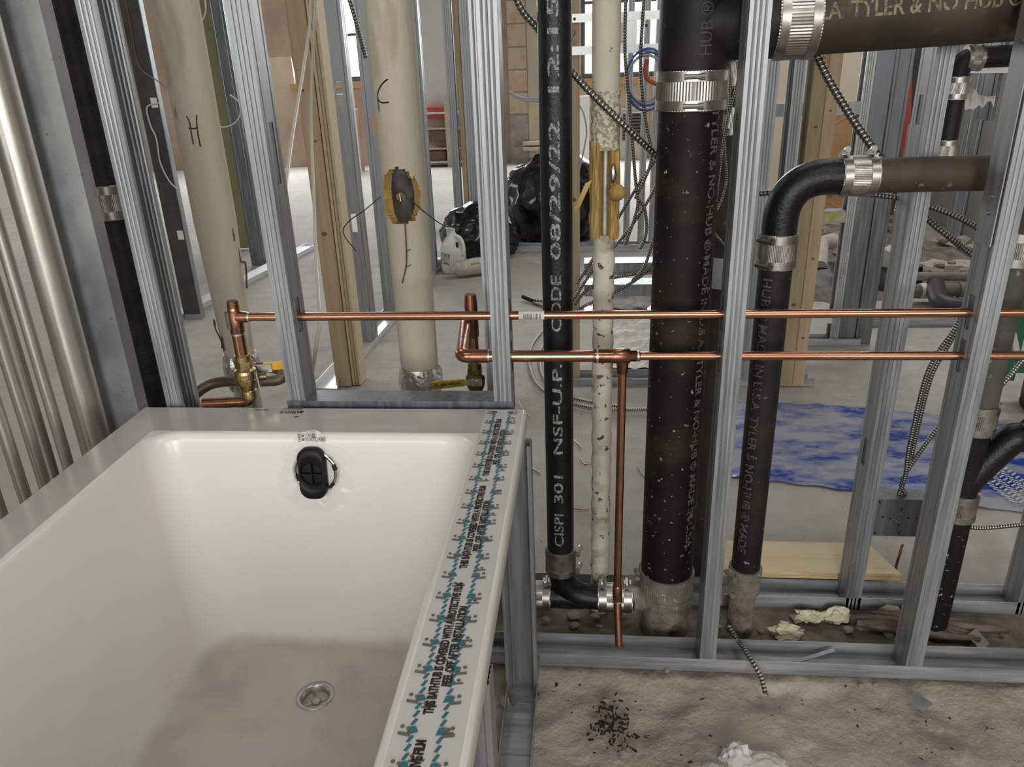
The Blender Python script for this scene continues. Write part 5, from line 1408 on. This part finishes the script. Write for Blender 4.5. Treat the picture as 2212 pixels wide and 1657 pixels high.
# ------------------------------------------------------------------ left-hand partition running back (right edge line)
def w4(Y): return -.982 + (Y - 2.79) * .037
track('pale floor track running back left of the riser marked C', (w4(2.74), 2.74, .001), (w4(5.0), 5.0, .001), side=1, wd=.092, mat=bracket_w, h=.03)
for i, y in enumerate((3.29, 3.72, 4.15, 4.59)):
    stud('flat steel stud number %s from the timber along the left partition' % ('one', 'two', 'three', 'four')[i], w4(y) - .003, y, du=(0, 1, 0), dv=(-1, 0, 0), wd=.086, fl=.034, holes=((.52, .60), (1.05, 1.14)) if i % 2 == 0 else ((.9, .98),))
xq = P(722, 800, 2.76).x
board('timber_stud', 'tall knotty timber post at the end of the left partition', xq, xq + .062, 2.76, 2.85, .003, STUD_TOP, wood, knots=((.5, .62, .012), (.3, 1.12, .008), (.7, .95, .006)))
for i in range(3):
    board('plywood_strip', 'edge of plywood strip %s beside the timber post' % ('nearest', 'second', 'third')[i], xq + .064 + i * .0125, xq + .0755 + i * .0125, 2.772, 2.86, .003, STUD_TOP, (ply, wood, ply)[i], cat='plywood')
cable('white_cable', 'cream cable slanting from the timber into the opening stud', [P(672, -20, 2.2), P(668, 60, 2.2), P(655, 150, 2.1), P(635, 270, 1.8), P(615, 412, 1.42)], .0042, cable_w, smooth_only=True)
cable('white_cable', 'cream cable hanging down the timber past the copper line', [P(682, -20, 2.4), P(672, 240, 2.4), P(678, 420, 2.2), P(683, 560, 2.0), P(690, 680, 1.75), P(684, 740, 1.7), P(675, 800, 1.7)], .0048, cable_w, smooth_only=True)
cable('armoured_cable', 'thin armoured cable slanting down behind the riser marked C', [P(752, -10, 2.0), P(770, 50, 2.0), P(790, 125, 1.95)], .006, cable_d, pitch=.008, seg=7)
# farther left partition
def w6(Y): return -2.10 + (Y - 3.67) * .09
track('pale floor track running back behind the riser marked H', (w6(3.5), 3.5, .001), (w6(5.4), 5.4, .001), side=1, wd=.09, mat=bracket_w, h=.03)
for i, y in enumerate((3.67, 4.82)):
    stud(('white-edged stud left of the riser marked H', 'grey flat stud right of the riser marked H')[i], (-2.003, -2.12)[i], y, du=(0, 1, 0), dv=(-1, 0, 0), wd=.09, fl=.034, rib=bool(i), mat=galv if i == 0 else galv_dark)
    if i == 0: G().box((-2.092, y - .012, .032), (-2.008, y - .001, STUD_TOP)).out('web_shade_panel', shade_and_black_sheet, None, False, label='dark panel painting the shade on the stud web left of the riser H', cat='board')  # added dark panel: shade of the bare steel web put into colour
for i, (px, py) in enumerate(((333, 222), (390, 508))):
    p = P(px, py, 3.653); G().obox(p, (.014, 0, 0), (0, .004, 0), (0, 0, .022)).out('white_tag', paper, None, False, label=('upper', 'lower')[i] + ' white tag on the shade panel at left', cat='tag')
G().box((P(425, 300, 5.35).x, 5.35, .01), (P(512, 300, 5.35).x, 5.37, STUD_TOP)).out('olive_board', olive, None, False, label='olive green board behind the riser marked H', cat='board')
cable('red_wire', 'thin dark red wire on the shade panel at left', [P(268, -10, 3.64), P(283, 60, 3.64), P(300, 140, 3.64), P(340, 175, 3.5), P(360, 190, 3.3)], .0025, M('maroon_wire', (.16, .03, .025), .5), smooth_only=True, cat='wire')
cable('grey_wire', 'grey wire looping from the upper white tag', [P(345, 222, 3.64), P(318, 232, 3.64), P(325, 270, 3.645), P(338, 300, 3.645), P(346, 350, 3.645), P(365, 390, 3.645), P(385, 410, 3.645)], .004, cable_gr, smooth_only=True, cat='wire')
cable('white_wire', 'white wire looping out between the risers H and C', [P(497, 205, 3.4), P(515, 220, 3.4), P(519, 245, 3.4), P(508, 265, 3.4), P(485, 275, 3.4), P(468, 270, 3.4)], .003, cable_w, smooth_only=True, cat='wire')
cable('white_wire', 'white wire hanging at the top beside the olive board', [P(442, -10, 4.4), P(444, 25, 4.4), P(434, 50, 4.4)], .004, cable_w, smooth_only=True, cat='wire')
# mid-distance partition with bag, jug
E1 = 5.10
track('distant floor track behind the slim pipe', (P(1060, 545, E1).x, E1, .001), (.52, E1, .001), h=.05, wd=.092)
for px, lab in ((1352, 'left distant stud between torn pipe and thick stack'), (1385, 'middle distant stud between torn pipe and thick stack'), (1410, 'distant stud touching the thick stack outline')):
    stud(lab, P(px, 300, E1).x, E1 + .004, wd=.084, fl=.036)
E2 = 6.2
track('short distant floor track beyond the jug', (P(975, 485, E2).x, E2, .001), (P(1075, 488, E2).x, E2, .001), h=.05, wd=.092)
stud('left distant stud beyond the jug', P(972, 300, E2).x, E2 + .004, wd=.084, fl=.06)
board('timber_stud', 'thin tan timber between the two distant studs', P(994, 300, E2).x, P(1005, 300, E2).x, E2 + .01, E2 + .09, .003, STUD_TOP, wood2)
stud('right distant stud beyond the jug', P(1006, 300, E2).x, E2 + .004, wd=.084, fl=.075)
stud('steel stud beside the bag behind the riser marked C', P(905, 400, 4.7).x, 4.72, wd=.09, fl=.06)
q = fl(1190, 540)
ico((q.x + .02, 5.55, .26), .30, 4, .22, 2.3, (1.15, .85, 1.05), seed=11, ridge=True, zmin=.004).out('bin_bag', bagm, None, True, label='big black bin bag behind the slim pipe', cat='bin bag')
q = fl(1020, 575)
ico((q.x + .03, 5.0, .15), .20, 4, .25, 2.5, (1.15, .8, .95), seed=13, ridge=True, zmin=.004).out('bin_bag', bagm, None, True, label='smaller black bin bag behind the plastic jug', cat='bin bag')
# jug
jq = P(980, 560, 4.62); jx, jy = jq.x, 4.62
t = thing('plastic_jug', 'milky one-gallon plastic jug with green label', 'jug', (jx, jy, 0))
rg = []
for z, h_ in ((.0, .058), (.008, .068), (.06, .073), (.13, .073), (.165, .069), (.19, .058), (.215, .042), (.235, .026), (.245, .020), (.262, .019)):
    rg.append([(jx + x_, jy + y_, z) for x_, y_, _ in rrect(-h_, h_, -h_, h_, h_ * (.45 if z < .2 else .95), 0, 5)])
G().loft(rg, True, True).out('jug_body', jug_m, t, True)
G().tube([(jx, jy, .258), (jx, jy, .276)], .021, 16).out('cap', paper, t, True)
G().tube(cr([(jx + .020, jy - .02, .232), (jx + .058, jy - .045, .215), (jx + .074, jy - .055, .17), (jx + .070, jy - .055, .12)], 6), .012, 10).out('handle', jug_m, t, True)
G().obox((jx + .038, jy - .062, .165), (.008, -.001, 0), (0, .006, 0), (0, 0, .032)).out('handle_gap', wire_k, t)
lab_ = G().obox((jx - .038, jy - .0735, .10), (.026, 0, -.006), (0, .001, 0), (.004, 0, .034)).out('label', M('pale_green_label', (.50, .58, .46), .6, 0, (.10, .22, .10), 60, .5, .56), t)
q = fl(1025, 585)
t = thing('bread_bag', 'clear wrapped loaf bag with yellow label by the jug', 'bag', (q.x, 4.50, 0))
lx = P(1008, 575, 4.5).x
G().tube([(lx - .085, 4.45, .05), (lx - .07, 4.46, .052), (lx - .055, 4.465, .055), (lx + .06, 4.52, .06), (lx + .10, 4.54, .058), (lx + .115, 4.545, .055)], [.012, .02, .045, .052, .05, .03], 16).out('bag_body', M('cloudy_wrap', (.62, .58, .54), .3, 0, (.5, .46, .42), 14, bump=.6, bscale=40), t, True)
G().obox((lx + .06, 4.475, .062), (.026, .012, 0), (0, .001, 0), (0, -.006, .028)).out('label', M('yellow_label', (.62, .45, .10), .5, 0, (.4, .2, .05), 50), t)
# timber scrap by the left partition
G().obox(fl(935, 575, .03), (.05, .10, 0), (.02, -.01, 0), (0, 0, .02)).out('timber_scrap', wood, None, False, label='timber offcut beside the jug', cat='timber')
# blue sheet on the floor
g = G(); n1, n2 = 60, 36
top_ = [(1560, 862), (1700, 875), (1900, 884), (2060, 905), (2180, 918), (2330, 935)]
bot_ = [(1560, 1030), (1660, 1042), (1850, 1064), (2000, 1085), (2200, 1108), (2330, 1120)]
def pl(arr, u):
    u *= len(arr) - 1; i = min(int(u), len(arr) - 2); f = u - i
    return (lerp(arr[i][0], arr[i + 1][0], f), lerp(arr[i][1], arr[i + 1][1], f))
for j in range(n2 + 1):
    for i in range(n1 + 1):
        a = pl(top_, i / n1); b = pl(bot_, i / n1)
        p = fl(lerp(a[0], b[0], j / n2), lerp(a[1], b[1], j / n2) + (3 * noise.noise(V((i * .4, j * .2, 0))) if j in (0, n2) else 0))
        z = .004 + .008 * abs(noise.fractal(V((p.x * 9, p.y * 13, 2)), 1, 2, 4))
        g.v.append((p.x, p.y, z))
for j in range(n2):
    for i in range(n1): g.f.append((j * (n1 + 1) + i, (j + 1) * (n1 + 1) + i, (j + 1) * (n1 + 1) + i + 1, j * (n1 + 1) + i + 1)[::-1])
bs = g.out('blue_sheet', sheet_m, None, True, label='dusty blue plastic sheet spread on the floor', cat='plastic sheet')
# printed chevron tread marks on the sheet
tread = G()
tm = M('white_tread_print', (.55, .56, .60), .6)
for row in range(3):
    for k in range(15):
        a = fl(2085 + row * 34 + k * 8.5, 1010 + k * 6.3 + row * 2)
        if k > 13 and row == 0: continue
        for s_ in (-1, 1):
            c = V((a.x + s_ * .011, a.y, .0135))
            d1 = V((.0085, .0065 * s_, 0)); d2 = V((-.0012 * s_, .0026, 0))
            tread.add([c - d1 - d2, c + d1 - d2, c + d1 + d2, c - d1 + d2], [(0, 1, 2, 3)])
tread.out('tread_print', tm, bs, kind='stuff')

# ------------------------------------------------------------------ far clutter
by0 = FARY - .22
x0 = P(1100, 200, by0).x; x1 = P(1141, 200, by0).x; x2 = P(1168, 200, by0).x
t = thing('tile_column', 'column of terracotta blocks beside a concrete pier, far back', 'column', ((x0 + x1) / 2, by0, 0))
G().box((x0 + .004, by0 + .012, 0), (x1 - .002, FARY - .005, STUD_TOP)).out('mortar_core', mortar, t)
G().box((x1, by0 - .02, 0), (x2, FARY - .005, STUD_TOP)).out('pier', conc_p, t)
bm_ = None
for k in range(9):
    z = .0 + k * .262
    o = G().bbox((x0, by0, .62 + z), (x1 - .004, by0 + .10, .62 + z + .25), .008).out('brick', (brick_m2, brick_m, brick_m2)[k % 3], t)
G().box((x0, by0, .0), (x1 - .004, by0 + .1, .6)).out('plinth', M('sooty_plinth', (.22, .20, .17), .95, 0, (.35, .32, .27), 6), t)
for i, py in enumerate((309, 320)):
    G().obox(P(1160, py, by0 - .075), (.18, 0, 0), (0, .05, 0), (0, 0, .022)).out('plank', pink_rail, None, False, label=('upper', 'lower')[i] + ' pinkish plank leaning by the far concrete pier', cat='plank')
q0, q1 = P(928, 150, FARY - .1).x, P(966, 150, FARY - .1).x
G().box((q0 - .3, FARY - .12, P(950, 228, FARY).z), (q1, FARY - .02, STUD_TOP)).out('wall_board', drywall, None, False, label='pale grey wall board hung on the far wall', cat='board')
t = thing('junk_rack', 'dark rack of junk on the far wall below the grey board', 'rack', (q0 + .1, FARY - .4, 0))
G().box((P(964, 300, FARY - .4).x, FARY - .42, 0), (P(976, 300, FARY - .4).x, FARY - .36, .78)).out('post', conc_p, t)
for k, py in enumerate((242, 275, 318, 347)):
    z = P(950, py, FARY - .3).z
    G().box((q0 - .2, FARY - .4, z - .02), (P(1000, py, FARY - .3).x, FARY - .1, z)).out('shelf', (paper, pink_rail, pink_rail, paper)[k], t)
for k, (px, py, mt) in enumerate(((945, 240, red_m), (950, 290, M('brown_box', (.16, .10, .07), .9)), (990, 300, MATS['brown_box']), (945, 335, MATS['brown_box']), (1000, 330, red_m))):
    p = P(px, py, FARY - .25); G().bbox((p.x - .13, p.y - .1, p.z - .09), (p.x + .13, p.y + .1, p.z + .07), .02).out('bundle', mt, t)
t = thing('scaffold', 'low scaffold of pale rungs in front of the far left window', 'scaffold', (P(725, 350, 9.6).x, 9.6, 0))
sx0, sx1 = P(690, 250, 9.6).x, P(765, 250, 9.6).x
for x in (sx0, sx1): G().tube([(x, 9.6, 0), (x, 9.6, 1.9)], .022, 10).out('leg', bracket_w, t, True)
for py, mt in ((66, galv_dull), (84, pink_rail), (140, pink_rail), (180, galv_dull), (192, sill_m), (207, galv_dull), (270, bracket_w), (278, galv_dull), (326, bracket_w), (345, bracket_w)):
    z = P(725, py, 9.6).z; G().box((sx0, 9.585, z - .022), (sx1, 9.615, z + .018)).out('rung', mt, t)
G().box((sx0 + .05, 9.7, .0), (sx1 - .05, 10.0, .75)).out('crate', M('pinkish_crate', (.46, .32, .25), .9, 0, (.36, .2, .15), 6), t)
# far radiator cover
ra = P(1376, 275, FARY - .15)
t = thing('grille_unit', 'wall unit with dark louvres under the far window', 'heater', (ra.x, ra.y, 0))
u0, u1 = P(1340, 275, FARY - .15).x, P(1400, 275, FARY - .15).x
G().box((u0, FARY - .12, 0), (u1, FARY - .01, P(1376, 232, FARY).z)).out('cabinet', M('cream_enamel', (.55, .50, .40), .5), t)
for k in range(9):
    z = P(1376, 300 - k * 7, FARY - .15).z
    G().obox(((u0 + u1) / 2, FARY - .15, z), ((u1 - u0) / 2 - .03, 0, 0), (0, .02, .008), (0, -.004, .010)).out('louvre', frame_m, t)
G().box((P(1252, 220, 9.9).x, 9.88, 0), (P(1273, 220, 9.9).x, 9.92, P(1262, 207, 9.9).z)).out('white_sheet', jug_m, None, False, label='white sheet standing left of the far window sill', cat='sheet')

# ------------------------------------------------------------------ plywood, rubble, scraps
p0, p1, p2, p3 = fl(1560, 1208, .018), fl(1905, 1208, .018), fl(1950, 1256, .018), fl(1560, 1240, .018)
g = G(); zt3 = .0505
yb, yf = 1.660, 1.536
xL, xR, xRc = .33, .735, .70
g.loft([[(xL, yf, z), (xR, yf, z), (xRc, yb, z), (xL, yb, z)] for z in (.0325, zt3)], True, False)
t = thing('plywood_offcut', 'pale plywood offcut lying behind the far floor track', 'plywood', (.5, 1.6, .0325))
g.out('edge_plies', ply_e, t)
mk('face_veneer', [(xL, yf, zt3), (xR, yf, zt3), (xRc, yb, zt3), (xL, yb, zt3)], [(0, 1, 2, 3)], ply, t)
G().box((.36, 1.60, 0), (.40, 1.65, .0325)).out('spacer', ply_e, t); G().box((.62, 1.60, 0), (.66, 1.65, .0325)).out('spacer', ply_e, t)
for i, (px, py, r, lab) in enumerate(((1748, 1330, .020, 'ragged cream foam lump by the middle of the chase'), (1808, 1328, .021, 'cream foam lump nearest the far track'), (1698, 1362, .024, 'cream foam lump nearest the front track'))):
    p = fl(px, py, .012); ico((p.x, p.y, .010), r, 3, .75, 2.0, (1.3, .75, .62), seed=20 + i, zmin=-.004).out('foam_lump', foam_m, None, False, label=lab, cat='foam')
p = fl(1925, 1318, .01); ico((p.x, p.y, .010), .016, 2, .35, 2, (1.4, .8, .7), seed=31, zmin=-.003).out('foam_lump', foam_m, None, False, label='pale foam lump behind the bright right stud', cat='foam')
# rotten timber in the chase
t = thing('rotten_timber', 'splintered dark timber lying in the chase by the right studs', 'timber', fl(1990, 1350, .0))
a, b = fl(1850, 1338, .012), fl(2150, 1378, .012)
for k in range(5):
    o_ = V((rnd.uniform(-.04, .04), -.016 + k * .009, .003 + rnd.uniform(0, .006)))
    L0 = rnd.uniform(.0, .2); L1 = rnd.uniform(.75, 1.0)
    pts = [a.lerp(b, lerp(L0, L1, u / 6)) + o_ + V((0, .004 * noise.noise(V((u, k, 0))), .004 * noise.noise(V((u, k, 5))))) for u in range(7)]
    G().tube(pts, [.006, .012, .015, .013, .015, .010, .004], 6).out('splinter', decay, t)
for i in range(34):
    px = rnd.uniform(1150, 2190); py = lerp(1322, 1352, rnd.random()) + (px - 1150) * .03
    p = fl(px, py, 0.0)
    if not (1.335 < p.y < 1.455): continue
    if abs(p.x - GX) < .065 or abs(p.x - DX) < .04 or abs(p.x - XE) < .04: continue
    ico((p.x, p.y, .003), rnd.uniform(.004, .014), 1, .4, 2, (1.3, 1, .7), seed=50 + i).out('stone', stone_m, None, False, label='stone chip lying in the pipe chase', cat='stone', group='stone chips in the chase')
for px, py, sc_, lab, tilt in ((2112, 1388, .019, 'square steel offcut propped in the chase', .5), (1988, 1519, .018, 'square steel offcut lying on the front floor', .05)):
    p = fl(px, py, .008)
    G().obox((p.x, p.y, .008 + tilt * .015), (sc_ * .75, sc_ * .6, 0), V((-sc_ * .55, sc_ * .65, sc_ * tilt)), (0, 0, .0007)).out('steel_offcut', galv_dull, None, False, label=lab, cat='metal scrap')
# slim metal scrap lying in the front track
a, b = fl(1712, 1432, .006), fl(1802, 1404, .03)
G().obox((a + b) / 2, (b - a) / 2, (0, .004, .001), (0, -.0004, .0012)).out('metal_sliver', galv, None, False, label='slim bent metal sliver resting in the front track', cat='metal scrap')
# crumpled tape and plastic at the bottom edge
t = thing('crumpled_plastic', 'crumpled clear packaging at the bottom edge of the floor', 'packaging', fl(1600, 1650, 0))
p = fl(1590, 1640, .01); ico((p.x, p.y, .016), .022, 3, .5, 2.2, (1, .8, 1.1), seed=61, ridge=True, zmin=.002).out('wad', M('cloudy_plastic', (.55, .54, .52), .25, 0, (.42, .43, .45), 30, bump=.5, bscale=60), t, False)
p = fl(1650, 1650, .01); ico((p.x, p.y, .008), .028, 3, .3, 2.0, (1.3, .9, .35), seed=62, ridge=True, zmin=.002).out('flap', paper, t, False)
p = fl(1535, 1655, .01); ico((p.x, p.y, .006), .014, 2, .3, 2.0, (1.3, .9, .4), seed=63, zmin=.002).out('flap', MATS['cloudy_plastic'], t, False)
for i, (px, py, r) in enumerate(((1350, 1628, .010), (1310, 1515, .007), (1860, 1482, .006), (2135, 1580, .005), (1440, 1450, .006), (1890, 1480, .005))):
    p = fl(px, py); ico((p.x, p.y, .002), r, 2, .4, 2, (1.2, 1, .8), seed=70 + i).out('concrete_crumb', stone_m, None, False, label=('pale concrete crumb on the floor below the tub rail', 'dark crumb left of the floor stain', 'crumb close to the front track at right', 'small crumb near the right edge', 'crumb at the middle of the front track', 'tiny crumb beside the steel offcut')[i], cat='crumb')
# dark metal shavings
g = G()
for i in range(110):
    px = rnd.gauss(1320, 26); py = rnd.gauss(1560, 26)
    p = fl(px, py, .004); r = rnd.uniform(.001, .0034); a = rnd.uniform(0, 3)
    g.obox(p, (r * math.cos(a) * 1.6, r * math.sin(a) * 1.6, 0), (-r * .5 * math.sin(a), r * .5 * math.cos(a), 0), (0, 0, r * .5))
g.out('metal_shavings', M('dark_swarf', (.05, .045, .04), .5, .6), None, False, label='scatter of dark metal shavings on the front floor', cat='shavings', kind='stuff')
# copper wire scraps on the floor beyond
for i, (pp, lab) in enumerate((([(1136, 1002), (1150, 1012), (1166, 1023)], 'copper wire scrap by the tub edge'), ([(1236, 948), (1250, 960), (1256, 968)], 'copper wire scrap right of the slim pipe, upper'), ([(1238, 1098), (1258, 1100), (1276, 1098)], 'copper wire scrap right of the slim pipe, lower'), ([(1254, 990), (1262, 1002), (1276, 1003)], 'curled copper wire scrap by the dusty pipe'), ([(1378, 1010), (1386, 1024), (1392, 1030)], 'copper wire scrap left of the thick stack'), ([(1520, 976), (1530, 980), (1536, 984)], 'copper wire scrap left of the steel stud'), ([(1700, 800), (1712, 790), (1722, 795)], 'orange scrap beside the timber pair'))):
    cable('copper_scrap', lab, [fl(px, py, .006) for px, py in pp], .0022, copper, smooth_only=True, cat='wire scrap')
cp_ = [P(1935, 1235, 1.60), P(1938, 1215, 1.60), P(1944, 1195, 1.60), P(1950, 1176, 1.60)]
t = thing('copper_stub', 'twisted copper wires sticking up behind the junction box', 'wire', (cp_[0].x, 1.6, 0))
for k in range(3):
    pts = [V((cp_[0].x + .004, 1.6, 0))] + [p + V((.002 * math.cos(k * 2.1 + i), .002 * math.sin(k * 2.1 + i), 0)) for i, p in enumerate(cp_)]
    G().tube(cr(pts, 5), .0018, 6).out('strand', copper, t, True)
# foam beads squeezed out along the far track
for k in range(3):
    x0_ = (.98, .02, 1.2)[k]
    pts = [V((x0_ + i * .02, 1.538 + .003 * noise.noise(V((i, k, 0))), .006)) for i in range(9)]
    G().tube(pts, [.003 + .004 * abs(noise.noise(V((i * .8, k, 2)))) for i in range(9)], 8).out('foam_bead', foam_m, None, True, label=('foam bead along the far track right of the bright stud', 'foam bead along the far track left of the thick stack', 'foam bead along the far track at the right edge')[k], cat='foam')

# last small wires and marks
cable('grey_wire', 'pair of pale wires curving between stud and slim pipe, upper strand', [P(1100, 196, 2.45), P(1112, 205, 2.45), P(1135, 212, 2.45), P(1165, 212, 2.45)], .0035, cable_gr, smooth_only=True, cat='wire')
cable('grey_wire', 'pair of pale wires curving between stud and slim pipe, lower strand', [P(1100, 199, 2.47), P(1112, 209, 2.47), P(1135, 217, 2.47), P(1165, 218, 2.47)], .0035, cable_gr, smooth_only=True, cat='wire')
cable('grey_wire', 'thin grey wire drooping right of the single pale timber', [P(1252, 228, B1 - .01), P(1262, 250, B1 - .02), P(1267, 285, B1 - .02), P(1262, 320, B1 - .02), P(1252, 365, B1 - .01)], .0028, cable_gr, smooth_only=True, cat='wire')
ts_ = [o for o in col.objects if o.get('label') == 'single pale timber stud right of the slim pipe'][0]
for pp in ([(1235, 62), (1243, 72), (1234, 86), (1244, 95), (1236, 98)], [(1244, 66), (1237, 80), (1233, 92)]):
    G().tube([P(a_, b_3, B1 - .0008) for a_, b_3 in pp], .0012, 5).out('pencil_mark', ink_b, ts_)
